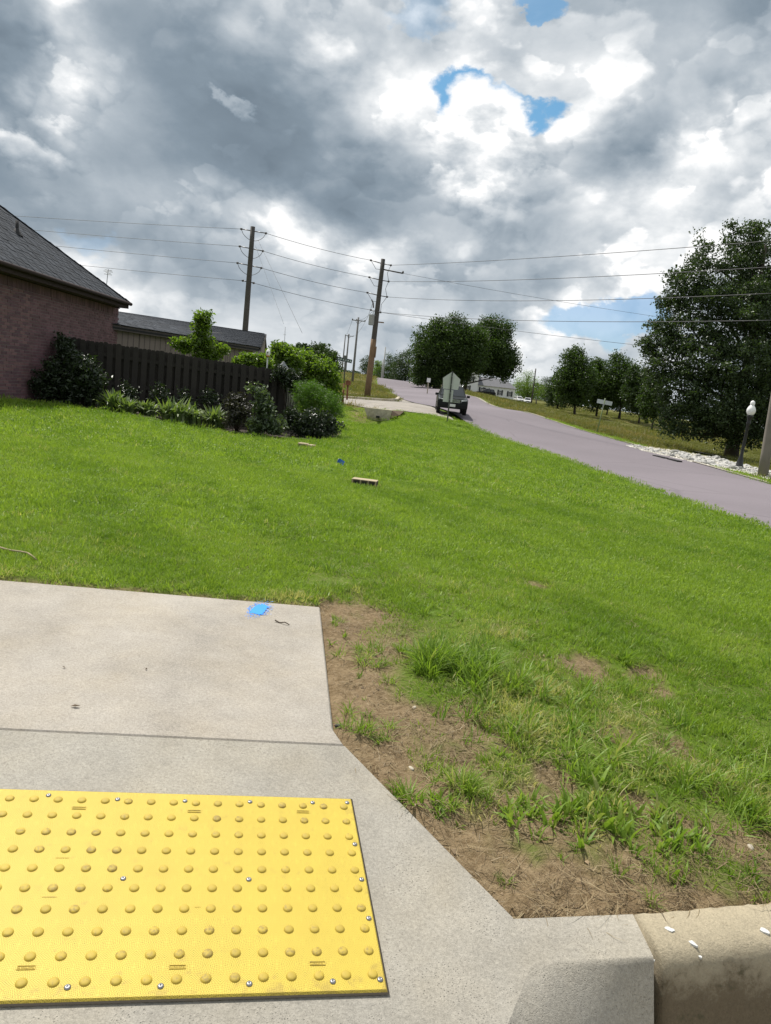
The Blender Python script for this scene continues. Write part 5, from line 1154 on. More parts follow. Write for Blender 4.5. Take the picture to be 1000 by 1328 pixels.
def lamp():
    b_ = gp(958, 607.5); Y = b_[1]; k = Y/F_PX; H = aty(973, 538, Y)[2]-b_[2]; t = tag(empty('lamp_post', b_), 'black lamp post with a white acorn globe beside the white rocks', 'lamp post'); m = simple('black_enamel', (.012, .012, .013), .45, vary=None); mb = MB(); mb.lathe((0, 0, -.1), [(.15, 0), (.15, .16), (.12, .22), (.085, .42), (.055, .55), (.048, H-.25), (.075, H-.18), (.05, H-.12), (.09, H+.02), (.11, H+.08)], 16); mb.build('post', m, t)
    gl, nt, b = new_mat('opal_globe'); b.inputs['Base Color'].default_value = (.86, .86, .85, 1); b.inputs['Roughness'].default_value = .35
    mb = MB(); mb.lathe((0, 0, H-.01), [(.08, 0), (.125, .06), (.145, .13), (.14, .20), (.11, .27), (.075, .32), (.06, .35)], 18); mb.build('globe', gl, t); mb = MB(); mb.lathe((0, 0, H+.34), [(.07, 0), (.075, .06), (.06, .12), (.00001, .15)], 14); mb.build('finial', gl, t)
    v = aty(973, 538, Y)-b_; t.rotation_euler = (0, math.atan2(v[0], v[2]), 0)
lamp()
# ------------------------------------------------------------------ white rocks beside the road
def rocks():
    rg = np.random.RandomState(9); m = simple('pale_limestone', (.43, .42, .395), .9, var=.22, scale=7, vary='obj', bumps=.6, bscale=25); metas = []
    for k in range(6):
        mb = MB(); n = 7; mb.lathe((0, 0, 0), [(.35, -.3), (.52, -.12), (.5, .12), (.32, .3), (.00001, .36)], n, smooth=False); o = mb.build('rock', m)
        co = np.array([v.co for v in o.data.vertices]); co = co*(1+rg.uniform(-.25, .25, co.shape)); co[:, 2] *= .75
        for v, c in zip(o.data.vertices, co): v.co = c
        metas.append(o)
    used = [False]*6; poly_t = [(814, 578.5), (850, 582), (905, 590.5), (945, 599), (1004, 613)]; poly_b = [(832, 584), (880, 594), (925, 604), (960, 610), (1004, 622)]; n = 0; spots = []
    for _ in range(230):
        u = rg.rand()**.8; v = rg.rand(); xt = np.interp(u*4, range(5), [p[0] for p in poly_t]); yt = np.interp(u*4, range(5), [p[1] for p in poly_t]); xb = np.interp(u*4, range(5), [p[0] for p in poly_b]); yb = np.interp(u*4, range(5), [p[1] for p in poly_b]); P = gp(xt+(xb-xt)*v, yt+(yb-yt)*v, 15, 60); s = rg.uniform(.13, .32)*(1.2 if 860 < xt < 945 else .75)
        if any(np.hypot(P[0]-q[0], P[1]-q[1]) < .42*(s+q[2]) for q in spots): continue
        spots.append((P[0], P[1], s)); k = rg.randint(6); loc = (P[0], P[1], P[2]+s*.05); rot = tuple(rg.uniform(-.5, .5, 2))+(rg.uniform(0, 6.28),)
        if used[k]: o = inst(metas[k], loc, rot, (s*1.3, s, s))
        else: o = metas[k]; used[k] = True; o.location = loc; o.rotation_euler = rot; o.scale = (s*1.3, s, s)
        tag(o, 'pale angular rock in the row of white rocks between road and big tree', 'rock', 'white rocks by the road')
    V = []; Fs = []
    N = 2600; u = rg.rand(N); v = rg.rand(N)
    T = np.array([gp(x, y, 15, 60) for x, y in poly_t]); B = np.array([gp(x, y, 15, 60) for x, y in poly_b])
    top = np.stack([np.interp(u*4, range(5), T[:, k]) for k in range(3)], -1); bot = np.stack([np.interp(u*4, range(5), B[:, k]) for k in range(3)], -1); P = top+(bot-top)*(v*1.3-.15)[:, None]; P[:, 2] = tz(P[:, 0], P[:, 1])
    r = rg.uniform(.02, .06, N); base = np.array([(1, 0, 0), (-.5, .87, 0), (-.5, -.87, 0), (0, 0, .8)]); J = base[None]*(1+rg.uniform(-.3, .3, (N, 4, 3))); a = rg.rand(N)*6.28; c, s = np.cos(a), np.sin(a); X_ = J[..., 0]*c[:, None]-J[..., 1]*s[:, None]; Y_ = J[..., 0]*s[:, None]+J[..., 1]*c[:, None]
    V = P[:, None]+np.stack([X_, Y_, J[..., 2]], -1)*r[:, None, None]; i = np.arange(N)[:, None]*4; Fq = (i[:, None]+np.array([(0, 1, 3), (1, 2, 3), (2, 0, 3)])[None]).reshape(-1, 3)
    tag(np_mesh('gravel', V.reshape(-1, 3), Fq, simple('pale_gravel_bits', (.42, .40, .35), .95, var=.35)), kind='stuff')
rocks()
# ------------------------------------------------------------------ vehicles
M_TYRE = simple('tyre', (.018, .018, .018), .9, vary=None); M_RIM = simple('alloy', (.35, .35, .36), .35, .8, vary=None); M_CHROME = simple('chrome', (.62, .62, .63), .18, 1.0, vary=None)
def glassm():
    m, nt, b = new_mat('car_glass'); b.inputs['Base Color'].default_value = (.015, .018, .02, 1); b.inputs['Roughness'].default_value = .06; b.inputs['Specular IOR Level'].default_value = .8; return m
M_GLASS = glassm(); M_LAMP = simple('headlamp_lens', (.75, .77, .78), .12, vary=None); M_PLASTIC = simple('black_plastic', (.012, .012, .013), .6, vary=None, spec=.15); M_PLATE = simple('number_plate', (.62, .63, .62), .5, vary=None)
def car(name, label, paint, loc, rz, group=None, sc=1.0, cat='car'):
    "sport utility car, nose towards +y, 4.4 x 1.82 x 1.70"
    t = tag(empty(name, loc, rz), label, cat, group); t.scale = (sc,)*3
    side = [(-2.18, .42), (-2.2, .75), (-2.14, 1.02), (-1.98, 1.08), (.95, 1.06), (1.35, 1.02), (2.02, .92), (2.17, .78), (2.2, .50), (2.12, .30), (-2.1, .30)]
    def section(x, inset=0, dz=0): return [(x, y*(1-inset*.02), z+dz) for y, z in side]
    mb = MB(); n = len(side); xs = (-.91, -.84, .84, .91); V = []
    for x in xs:
        e = abs(x) > .9
        V += [(x, y*(.985 if e else 1.0), (z-.03 if z > .7 else z+.03) if e else z) for y, z in side]
    F_ = [tuple(range(n-1, -1, -1)), tuple(range(3*n, 4*n))]+[(i*n+k, i*n+(k+1) % n, (i+1)*n+(k+1) % n, (i+1)*n+k) for i in range(3) for k in range(n)]
    mb.add(V, F_); body = mb.build('body', paint, t, bevel=.018)
    # cabin
    low = [(-2.0, 1.07), (1.0, 1.05)]; up = [(-1.72, 1.62), (.18, 1.64)]; mb = MB(); wl, wu = .85, .66
    mb.add([(-wl, low[0][0], low[0][1]), (wl, low[0][0], low[0][1]), (wl, low[1][0], low[1][1]), (-wl, low[1][0], low[1][1]), (-wu, up[0][0], up[0][1]), (wu, up[0][0], up[0][1]), (wu, up[1][0], up[1][1]), (-wu, up[1][0], up[1][1]), (-wu*.8, -1.55, 1.68), (wu*.8, -1.55, 1.68), (wu*.8, .02, 1.69), (-wu*.8, .02, 1.69)],
           [(0, 1, 5, 4), (1, 2, 6, 5), (2, 3, 7, 6), (3, 0, 4, 7), (4, 5, 9, 8), (5, 6, 10, 9), (6, 7, 11, 10), (7, 4, 8, 11), (8, 9, 10, 11)]); mb.build('cabin', paint, t, bevel=.02)
    f = lambda a, b_, u: tuple(np.array(a)*(1-u)+np.array(b_)*u)
    def pane(nm, q, off):
        q = [np.array(p, float) for p in q]; c = sum(q)/4; q = [c+(p-c)*.90 for p in q]; nn = np.cross(q[1]-q[0], q[3]-q[0]); nn /= np.linalg.norm(nn); nn *= np.sign(nn@(c-np.array([0, -.4, 1.2]))); mb = MB(); mb.prism([p-nn*.01 for p in q], (0, 0, 0), nn*.018); return mb.build(nm, M_GLASS, t)
    pane('windscreen', [(-wl, 1.0, 1.05), (wl, 1.0, 1.05), (wu, .18, 1.64), (-wu, .18, 1.64)], 0); pane('rear_window', [(-wl, -2.0, 1.07), (wl, -2.0, 1.07), (wu, -1.72, 1.62), (-wu, -1.72, 1.62)], 0)
    for s in (-1, 1):
        for a, b_ in ((.04, .34), (.36, .66), (.68, .95)):
            lo = lambda u: (s*wl, -2.0+3.0*u, 1.07-.02*u); hi = lambda u: (s*wu, -1.72+1.9*u, 1.62+.02*u); pane('side_window', [lo(a), lo(b_), hi(b_), hi(a)], 0)
        mb = MB(); mb.box((s*.98, .78, 1.10), (.20, .12, .15)); mb.build('mirror', paint, t, bevel=.03)
        mb = MB(); mb.prism([(s*.52, 2.13, .72), (s*.86, 2.06, .74), (s*.87, 2.03, .88), (s*.50, 2.10, .86)], (0, .0, 0), (0, .05, 0)); mb.build('headlight', M_LAMP, t)
        mb = MB(); mb.lathe((s*.70, 2.19, .45), [(.075, 0), (.06, .03), (.00001, .035)], 10, ax=((1, 0, 0), (0, 0, 1), (0, 1, 0))); mb.build('fog_lamp', M_LAMP, t)
        mb = MB(); mb.tube([(s*.60, -1.5, 1.70), (s*.60, -1.4, 1.77), (s*.60, -.1, 1.78), (s*.60, 0.02, 1.71)], .022, 6); mb.build('roof_rail', M_CHROME, t)
        mb = MB(); mb.prism([(s*.80, -2.17, .82), (s*.88, -2.10, .82), (s*.88, -2.06, 1.04), (s*.78, -2.12, 1.04)], (0, 0, 0), (0, -.03, 0)); mb.build('tail_light', simple('tail_lens', (.35, .01, .01), .2, vary=None), t)
        mb = MB(); mb.box((s*.915, -.1, .62), (.012, 2.3, .06)); mb.build('side_moulding', M_PLASTIC, t)
        for yw in (1.36, -1.34):
            ax = ((0, 1, 0), (0, 0, 1), (s, 0, 0)); mb = MB(); mb.lathe((s*.70, yw, .345), [(.22, 0), (.335, .0), (.345, .03), (.345, .17), (.33, .205), (.225, .21)], 22, ax=ax); w_ = mb.build('wheel', M_TYRE, t)
            mb = MB(); mb.lathe((s*.70, yw, .345), [(.225, .19), (.21, .205), (.20, .18), (.07, .185), (.05, .21), (.00001, .215)], 18, ax=ax); mb.build('rim', M_RIM, w_)
            mb = MB(); mb.lathe((s*.705, yw, .36), [(.40, .0), (.41, .208), (.37, .212)], 20, ax=ax); mb.build('wheel_arch', M_PLASTIC, t)
    mb = MB(); mb.box((0, 2.165, .77), (.92, .06, .20)); g = mb.build('grille', M_PLASTIC, t)
    for z in (.70, .77, .84): mb = MB(); mb.box((0, 2.20, z), (.88, .02, .022)); mb.build('bar', M_CHROME, g)
    mb = MB(); mb.box((0, 2.17, .45), (1.66, .12, .24)); mb.build('bumper', M_PLASTIC, t, bevel=.03); mb = MB(); mb.box((0, 2.24, .50), (.34, .012, .16)); mb.build('number_plate', M_PLATE, t); mb = MB(); mb.box((0, 2.235, .36), (1.0, .02, .08)); mb.build('air_intake', M_PLASTIC, t)
    mb = MB(); mb.box((0, -2.17, .45), (1.66, .12, .24)); mb.build('rear_bumper', M_PLASTIC, t, bevel=.03)
    return t
def paintm(nm, c):
    m, nt, b = new_mat(nm); b.inputs['Base Color'].default_value = (*c, 1); b.inputs['Roughness'].default_value = .3; b.inputs['Specular IOR Level'].default_value = .12; return m
cp_ = gp(583.5, 535.5); cp_ = np.array([cp_[0], cp_[1], tz1(cp_[0], cp_[1])+.005])
car('suv', 'black sport utility car driving towards the viewer on the mauve road behind the sign', paintm('black_paint', (.012, .014, .013)), cp_, math.radians(178.5), sc=.73, cat='car')
# ------------------------------------------------------------------ far white house
def white_house():
    Y = 168.0; k = Y/F_PX; b_ = aty(642, 518, Y); b_[2] = tz1(b_[0], b_[1]); z0 = CAM_H+6.2*k; b_[2] = z0; t = tag(empty('white_house', b_), 'white clapboard house with a grey roofed wing and black shutters below the oak', 'house')
    wm = simple('white_siding', (.72, .72, .71), .7, var=.05, vary=None); rm = simple('grey_far_shingle', (.13, .13, .14), .9, var=.2, scale=3); sm = simple('black_shutter', (.02, .022, .025), .6, vary=None)
    x0, x1 = aty(618, 513, Y)[0]-b_[0], aty(666, 521, Y)[0]-b_[0]; he = 2.55; mb = MB(); mb.box(((x0+x1)/2, 3, he/2-.4), (x1-x0, 6, he+.8)); mb.build('wall', wm, t)
    for z in np.arange(.1, he, .32): mb = MB(); mb.box(((x0+x1)/2, -.012, z), (x1-x0, .02, .03)); mb.build('clapboard_edge', wm, t)
    mb = MB(); hr = 4.4; o = .35; mb.add([(x0-.1, -o, he), (x1+o, -o, he), (x1+o, 6+o, he), (x0-.1, 6+o, he), (x0-.1, 3, hr+.2), (x1-2.0, 3, hr+.2)], [(0, 1, 5, 4), (1, 2, 5), (2, 3, 4, 5), (0, 4, 3), (0, 3, 2, 1)]); rf = mb.build('roof', rm, t); mb = MB(); mb.box((x0+5.6, 2.6, hr+.3), (.5, .5, .9)); mb.build('chimney', simple('far_chimney', (.05, .05, .05), .9), rf)
    def win(px, py, w, h, ysurf):
        c = aty(px, py, Y)-b_; mb = MB(); mb.box((c[0], ysurf-.03, c[2]), (w, .07, h)); f = mb.build('window', wm, t); mb = MB(); mb.box((c[0], ysurf-.06, c[2]), (w*.82, .05, h*.86)); mb.build('pane', M_GLASS, f)
        for u in (0,): mb = MB(); mb.box((c[0], ysurf-.09, c[2]), (w, .03, .05)); mb.box((c[0], ysurf-.09, c[2]), (.05, .03, h*.9)); mb.build('sash_bar', wm, f)
        for s in (-1, 1): mb = MB(); mb.box((c[0]+s*(w/2+.19), ysurf-.03, c[2]), (.36, .05, h*1.06)); mb.build('shutter', sm, t)
    win(624.5, 505.6, .55, 1.15, 0); win(631.5, 506.6, .55, 1.15, 0); win(648.5, 509.2, .55, 1.15, 0); win(661, 511, .55, 1.15, 0)
    a0, a1 = aty(594, 511, Y)[0]-b_[0], x0; h2 = 5.6; mb = MB(); mb.box(((a0+a1)/2, 3.5, h2/2-.4), (a1-a0, 7.6, h2+.8)); mb.prism([(a0, -.3, h2), (a1, -.3, h2), ((a0+a1)/2, -.3, h2+1.7)], (0, 0.003, 0), (0, .2, 0)); mb.build('tall_block', wm, t)
    mb = MB(); mb.add([(a0-.3, -.6, h2-.1), ((a0+a1)/2, -.6, h2+1.9), (a1+.3, -.6, h2-.1), (a0-.3, 7.6, h2-.1), ((a0+a1)/2, 7.6, h2+1.9), (a1+.3, 7.6, h2-.1)], [(0, 1, 4, 3), (1, 2, 5, 4)]); mb.build('block_roof', rm, t)
    win(606, 503.6, .7, 1.35, -.3); win(602.5, 490.5, .6, 1.2, -.3); win(611.5, 491.5, .6, 1.2, -.3)
white_house()
def far_car(px, py, Y, label, paint, rz, sc=1.0, dz=0):
    p = aty(px, py, Y); car('parked_car', label, paint, (p[0], p[1], tz1(p[0], p[1])+dz), rz, 'cars parked by the white house', sc)
_wp = paintm('white_paint', (.70, .70, .70))
far_car(629, 517, 160, 'black parked car half hidden before the wing of the white house', paintm('dark_paint', (.02, .02, .022)), 1.45)
far_car(672.5, 522.5, 158, 'white parked car nearest the right corner of the white house', _wp, 3.3, .8); far_car(683.5, 524.5, 152, 'white parked car, farther one to the right of the white house by the thin pole', _wp, 3.0, .8)
# ------------------------------------------------------------------ small things on the lawn and fence
def blocks():
    m = simple('pale_weathered_block', (.33, .27, .175), .9, var=.3, scale=18, vary='isl', bumps=.5); md = simple('dark_block_side', (.07, .055, .035), .95, var=.4, scale=20)
    c = gp(472, 630.5); k = c[1]/F_PX; t = tag(empty('concrete_block', c-(0, 0, .008), -.12), 'flat pale block with dark holed side set in the open middle of the lawn', 'block'); w = 33*k; mb = MB(); mb.box((0, .05, .045), (w, .16, .09)); mb.build('block_body', md, t); mb = MB(); mb.box((0, .05, .088), (w*1.0, .165, .012)); mb.build('top_slab', m, t, bevel=.004)
    for u in (-.3, .02, .33): mb = MB(); mb.box((w*u, -.034, .045), (w*.16, .012, .05)); mb.build('hole', M_BLACK, t)
    for u in (-.46, -.14, .17, .47): mb = MB(); mb.box((w*u, -.034, .045), (w*.05, .014, .085)); mb.build('web', m, t)
    c = gp(397, 580); k = c[1]/F_PX; t = tag(empty('concrete_block', c-(0, 0, .02), -.2), 'broken pale block lying on the lawn just before the black-green bush', 'block'); mb = MB(); mb.box((-5*k, .05, .05), (13*k, .17, .10), rz=.05); mb.build('left_half', m, t, bevel=.012); mb = MB(); mb.box((7*k, .02, .045), (8*k, .16, .09), rz=-.3); mb.build('right_half', m, t, bevel=.012); mb = MB(); mb.box((-5*k, -.038, .04), (11*k, .015, .06), rz=.05); mb.build('dark_side', md, t)
blocks()
def flag():
    c = gp(440, 605.5); t = tag(empty('marker_flag', c), 'crumpled bright blue marker flag in the grass left of the flat block', 'marker flag'); mb = MB(); g = []
    for j in range(5):
        for i in range(6): u, v = i/5, j/4; g.append((u*.11-.05+.02*v, .03*math.sin(u*6+v*2), .05+v*.07+.02*math.sin(u*5)))
    mb.add(g, [(j*6+i, j*6+i+1, j*6+i+7, j*6+i+6) for j in range(4) for i in range(5)], True); mb.build('flag', simple('blue_plastic', (.03, .14, .62), .4, vary=None), t); mb = MB(); mb.tube([(-.05, 0, -.03), (-.04, .0, .10), (-.02, .005, .14)], .004, 5); mb.build('wire_stem', M_GALV, t)
flag()
def bird_house():
    P = aty(347.5, 461, 20.0); t = tag(empty('bird_house', P), 'small white bird house with an orange foot above the fence corner', 'bird house'); m = simple('white_painted_wood', (.80, .78, .74), .5, vary=None); mb = MB(); mb.lathe((0, 0, 0), [(.045, 0), (.062, .05), (.058, .11), (.03, .155), (.00001, .165)], 12); mb.build('body', m, t); mb = MB(); mb.lathe((0, 0, -.035), [(.03, 0), (.05, .02), (.045, .04)], 10); mb.build('foot', simple('orange_wood', (.55, .26, .07), .6), t); mb = MB(); mb.lathe((0, -.056, .07), [(.018, 0), (.018, .006), (.00001, .007)], 10, ax=((1, 0, 0), (0, 0, 1), (0, -1, 0))); mb.build('hole', M_BLACK, t); mb = MB(); mb.tube([(0, 0, -1.6), (0, 0, -.02)], .018, 7); mb.build('pole', M_GALV, t)
    P = aty(367, 478, 19.7); t = tag(empty('post_cap', P), 'grey pyramid cap on the corner post of the dark fence', 'post cap'); mb = MB(); mb.lathe((0, 0, 0), [(.15, 0), (.155, .02), (.06, .13), (.03, .18), (.00001, .19)], 4, smooth=False); mb.build('cap', simple('grey_cap', (.22, .23, .235), .5, vary=None), t); mb = MB(); mb.box((0, 0, -.12), (.12, .12, .25)); mb.build('collar', simple('grey_cap_collar', (.10, .10, .10), .7, vary=None), t)
bird_house()
stick('twig', 22, 722, .34, .006, -.5, 'pale dry stick in the short grass left of the pad edge', mat=simple('dry_stick', (.30, .24, .15), .9), lift=.015)
stick('twig', 660, 968, .11, .0028, -.55, 'dark curled root across the bare soil beside the pad', lift=.003, bend=.07)
stick('twig', 700, 985, .07, .0025, -.9, 'dark root scrap on the bare soil right of the curled root', lift=.003, bend=.07)
for k, (px, py, w, l) in enumerate(((516, 1023, .014, 'small grey stone on the soil touching the ramp edge'), (538, 912, .010, 'pale pebble in the middle of the bare soil by the pad'), (534, 990, .010, 'pale pebble on the bare soil right of the ramp corner'), (440, 935, .012, 'dark stone at the kink of the pad edge'), (962, 1152, .013, 'pale flat stone in the litter behind the tan kerb'))):
    c = gpz(px, py); mb = MB(); mb.lathe((0, 0, 0), [(w*.6, -.008), (w, w*.12), (w*.7, w*.42), (.00001, w*.5)], 8); o = mb.build('pebble', simple('pebble_%d' % k, ((.16, .16, .17), (.42, .37, .28), (.40, .36, .28), (.05, .045, .04), (.34, .30, .23))[k], .8, var=.2, scale=60)); o.location = c; o.scale = (1.4, .8, 1); o.rotation_euler = (0, 0, k*1.1); tag(o, l, 'stone')
# ------------------------------------------------------------------ grass: blades of many tufts
def grass_mat(name, a, b_, c, trans=.42):
    "deep blade, light blade, dry blade; gv (0..1) comes from the place, lv from the blade"
    m, nt, b = new_mat(name)
    g = X(nt, attr(nt, 'gv', 'INSTANCER')); l = X(nt, attr(nt, 'lv')); t = g*.6+l*.5-.05
    col = n_mix(nt, t.sat(), tuple(a), tuple(b_)); dry = X(nt, attr(nt, 'dry', 'INSTANCER')); col = n_mix(nt, (dry+(l-.5)*.5).step(.35, .75), col, tuple(c))
    nt.links.new(col, b.inputs['Base Color']); b.inputs['Roughness'].default_value = .5; b.inputs['Specular IOR Level'].default_value = .35
    tr = nt.nodes.new('ShaderNodeBsdfTranslucent'); nt.links.new(n_mix(nt, 1.0, col, (1.35, 1.4, .7), 'MULTIPLY'), tr.inputs['Color'])
    ms = nt.nodes.new('ShaderNodeMixShader'); ms.inputs[0].default_value = trans; nt.links.new(b.outputs[0], ms.inputs[1]); nt.links.new(tr.outputs[0], ms.inputs[2]); nt.links.new(ms.outputs[0], nt.nodes['Material Output'].inputs['Surface']); return m
GM_LAWN = grass_mat('lawn_blade', (.100, .190, .013), (.280, .385, .055), (.44, .42, .19))
GM_WEED = grass_mat('coarse_blade', (.10, .20, .018), (.26, .36, .06), (.42, .38, .20))
GM_MEAD = grass_mat('meadow_blade', (.085, .112, .020), (.175, .158, .048), (.27, .21, .09))
GM_STRAW = grass_mat('straw', (.19, .135, .07), (.34, .27, .155), (.10, .065, .034), .15)
def tuft_mesh(name, n, rad, L, w, lean, curl, mat, seed, segs=2, flat=0.0, lvar=.4):
    rg = np.random.RandomState(seed); V = []; Fq = []; lv = []
    for i in range(n):
        r = rad*math.sqrt(rg.rand()); th = rg.rand()*6.283; p = np.array([r*math.cos(th), r*math.sin(th), -.004+flat*rg.rand()]); a = th+rg.normal()*1.1 if rad > 0 else rg.rand()*6.283; d = np.array([math.cos(a), math.sin(a), 0]); fa = a+rg.normal()*.9; sd = np.array([-math.sin(fa), math.cos(fa), 0]); l = L*(1-lvar+2*lvar*rg.rand()); el = math.pi/2-abs(rg.normal())*lean; el = max(.02, el) if not flat else rg.uniform(-.05, .22)
        b = len(V); tone = rg.rand(); ww = w*(.7+.6*rg.rand()); yaw = rg.normal()*.35 if flat else 0
        for k in range(segs+1):
            u = k/segs; q = ww*(1-.85*u**1.6) if k < segs else 0
            if k < segs: V += [p+sd*q*.5, p-sd*q*.5]; lv += [tone]*2
            else: V.append(p.copy()); lv.append(tone)
            p = p+(d*math.cos(el)+np.array([0, 0, math.sin(el)]))*l/segs; el -= curl*(.4+rg.rand())/segs
            if flat: a += yaw; d = np.array([math.cos(a), math.sin(a), 0]); p[2] = max(p[2], .001); el = rg.uniform(-.2, .25)
        for k in range(segs-1): q = b+2*k; Fq += [(q, q+1, q+3), (q, q+3, q+2)]
        q = b+2*(segs-1); Fq.append((q, q+1, q+2))
    V = np.array(V)
    if not flat: V[:, 2] = np.maximum(V[:, 2], -.004)
    me = bpy.data.meshes.new(name); me.from_pydata([tuple(v) for v in V], [], Fq); a = me.attributes.new('lv', 'FLOAT', 'POINT'); a.data.foreach_set('value', np.array(lv, np.float32)); me.materials.append(mat)
    return bpy.data.objects.new(name, me)                # kept out of the scene: only a source of geometry
def scatter(name, P, rot, sc, idx, gv, dry, srcs):
    me = bpy.data.meshes.new(name); me.vertices.add(len(P)); me.vertices.foreach_set('co', P.astype(np.float32).ravel())
    for an, ty, arr in (('rot', 'FLOAT_VECTOR', rot), ('sc', 'FLOAT', sc), ('idx', 'INT', idx), ('gv', 'FLOAT', gv), ('dry', 'FLOAT', dry)):
        a = me.attributes.new(an, ty, 'POINT'); a.data.foreach_set('vector' if ty == 'FLOAT_VECTOR' else 'value', np.ascontiguousarray(arr, dtype=np.int32 if ty == 'INT' else np.float32).ravel())
    o = bpy.data.objects.new(name, me); COL.objects.link(o); me.materials.append(srcs[0].data.materials[0])
    ng = bpy.data.node_groups.new(name+'_tufts', 'GeometryNodeTree'); ng.interface.new_socket('Geometry', in_out='INPUT', socket_type='NodeSocketGeometry'); ng.interface.new_socket('Geometry', in_out='OUTPUT', socket_type='NodeSocketGeometry')
    N = ng.nodes.new; gi, go = N('NodeGroupInput'), N('NodeGroupOutput'); iop = N('GeometryNodeInstanceOnPoints'); jn_ = N('GeometryNodeGeometryToInstance')
    for s in srcs[::-1]:
        oi = N('GeometryNodeObjectInfo'); oi.inputs['Object'].default_value = s; oi.inputs['As Instance'].default_value = False; ng.links.new(oi.outputs['Geometry'], jn_.inputs[0])
    def na(nm, ty):
        n = N('GeometryNodeInputNamedAttribute'); n.data_type = ty; n.inputs['Name'].default_value = nm; return n.outputs['Attribute']
    ng.links.new(gi.outputs[0], iop.inputs['Points']); ng.links.new(jn_.outputs[0], iop.inputs['Instance']); iop.inputs['Pick Instance'].default_value = True
    ng.links.new(na('idx', 'INT'), iop.inputs['Instance Index']); e2r = N('FunctionNodeEulerToRotation'); ng.links.new(na('rot', 'FLOAT_VECTOR'), e2r.inputs[0]); ng.links.new(e2r.outputs[0], iop.inputs['Rotation']); ng.links.new(na('sc', 'FLOAT'), iop.inputs['Scale'])
    ng.links.new(iop.outputs[0], go.inputs[0]); md = o.modifiers.new('tufts', 'NODES'); md.node_group = ng; tag(o, kind='stuff'); return o
def fan_points(r0, r1, dens, az0, az1, rg):
    "random points of a ring sector of the ground, dens per square metre"
    n = int(dens*(r1*r1-r0*r0)*.5*math.radians(az1-az0)); r = np.sqrt(r0*r0+(r1*r1-r0*r0)*rg.rand(n)); a = np.radians(az0+(az1-az0)*rg.rand(n)); return r*np.sin(a), r*np.cos(a)
FB_L = np.array([FA[0], FA[1]])
BED_POLY = BED+[FB+(1.6, .9, 0), FB, FA, wallpt(-40, 514)]
ROCK_POLY = [gp(*q) for q in ((806, 577), (850, 580), (905, 588), (950, 597), (1010, 611), (1010, 626), (950, 610), (880, 597), (826, 585))]
def not_paved(x, y, m=.02):
    ok = np.ones(len(x), bool)
    near = np.hypot(x, y) < 12
    ok[near] &= edge_dist(x[near], y[near]) > m
    ok &= pdist(x, y, ROAD_POLY) > -.12; ok &= pdist(x, y, SIDE_POLY) > -.05; ok &= pdist(x, y, BED_POLY) > .03; ok &= pdist(x, y, ROCK_POLY) > 0
    w = np.array([HW0+WD*S_BEG-WN*HDEP, HW0+WD*S_BEG, HW0+WD*S_END, HW0+WD*S_END-WN*HDEP]); ok &= pdist(x, y, w) > .04
    return ok
def patchiness(x, y): return np.clip(vnoise(x, y, .45, 11, 3)*.5+vnoise(x, y, 1.7, 12, 3)*.5, 0, 1)
SDIR = np.array([math.cos(math.radians(28)), math.sin(math.radians(28))])          # across the mowing stripes
def stripes(x, y): return np.sign(np.sin((x*SDIR[0]+y*SDIR[1]+vnoise(x, y, .25, 2, 2)*.5)*2*math.pi/1.15))
RGG = np.random.RandomState(99)
def lawn():
    L1 = [tuft_mesh('lawn_tuft', 36, .052, .032, .0034, .75, 1.0, GM_LAWN, 100+k) for k in range(6)]+[tuft_mesh('lawn_tuft', 54, .10, .037, .0056, .75, 1.0, GM_LAWN, 110+k) for k in range(5)]+[tuft_mesh('lawn_tuft', 60, .24, .052, .012, .75, 1.0, GM_LAWN, 120+k, lvar=.35) for k in range(4)]
    X_, Y_, I_, Sc = [], [], [], []
    for r0, r1, dens, k0, kn in ((2.0, 5.0, 780, 0, 6), (5.0, 10.5, 230, 6, 5), (10.5, 44, 34, 11, 4)):
        x, y = fan_points(r0, r1, dens, -62 if r1 < 40 else -45, 62 if r1 < 40 else 48, RGG); X_.append(x); Y_.append(y); I_.append(RGG.randint(k0, k0+kn, len(x))); Sc.append(RGG.uniform(.75, 1.25, len(x)))
    x, y, idx, sc = map(np.concatenate, (X_, Y_, I_, Sc)); ok = not_paved(x, y, .012)&(meadow_mask(x, y) < .4); x, y, idx, sc = x[ok], y[ok], idx[ok], sc[ok]
    so = np.zeros(len(x)); nr = np.hypot(x, y) < 9; so[nr] = soil_mask(x[nr], y[nr]); d = np.full(len(x), 9.); d[nr] = edge_dist(x[nr], y[nr])
    wild = np.where((x > -.45), sstep(1.7, .5, d), 0); rnd = RGG.rand(len(x)); clump = vnoise(x, y, 5, 31, 3)
    keep = (rnd > so*1.1)&(rnd > wild*.72*(clump < .60)); x, y, idx, sc, wild, so, d, clump = (q[keep] for q in (x, y, idx, sc, wild, so, d, clump))
    st = stripes(x, y)*(np.hypot(x, y) > 3); z = ground_z(x, y); p = patchiness(x, y); lean = .20*st
    rot = np.stack([lean*SDIR[1]+RGG.normal(size=len(x))*.12, -lean*SDIR[0]+RGG.normal(size=len(x))*.12, RGG.rand(len(x))*6.283], -1)
    gv = np.clip((p-.5)*1.7+.56+.20*st+RGG.normal(size=len(x))*.22, 0, 1)
    near_dry = sstep(4.8, 2.6, np.hypot(x, y))
    dry = np.clip((vnoise(x, y, 2.6, 41, 4)-.52)*1.7*(.5+.7*wild+.5*near_dry)+wild*.16+RGG.normal(size=len(x))*.17+.10*near_dry+.03+.25*sstep(.25, .05, d), 0, 1)
    scatter('lawn_grass', np.stack([x, y, z], -1), rot, sc*(1+.15*wild*(clump > .5)), idx, gv, dry, L1)
lawn()
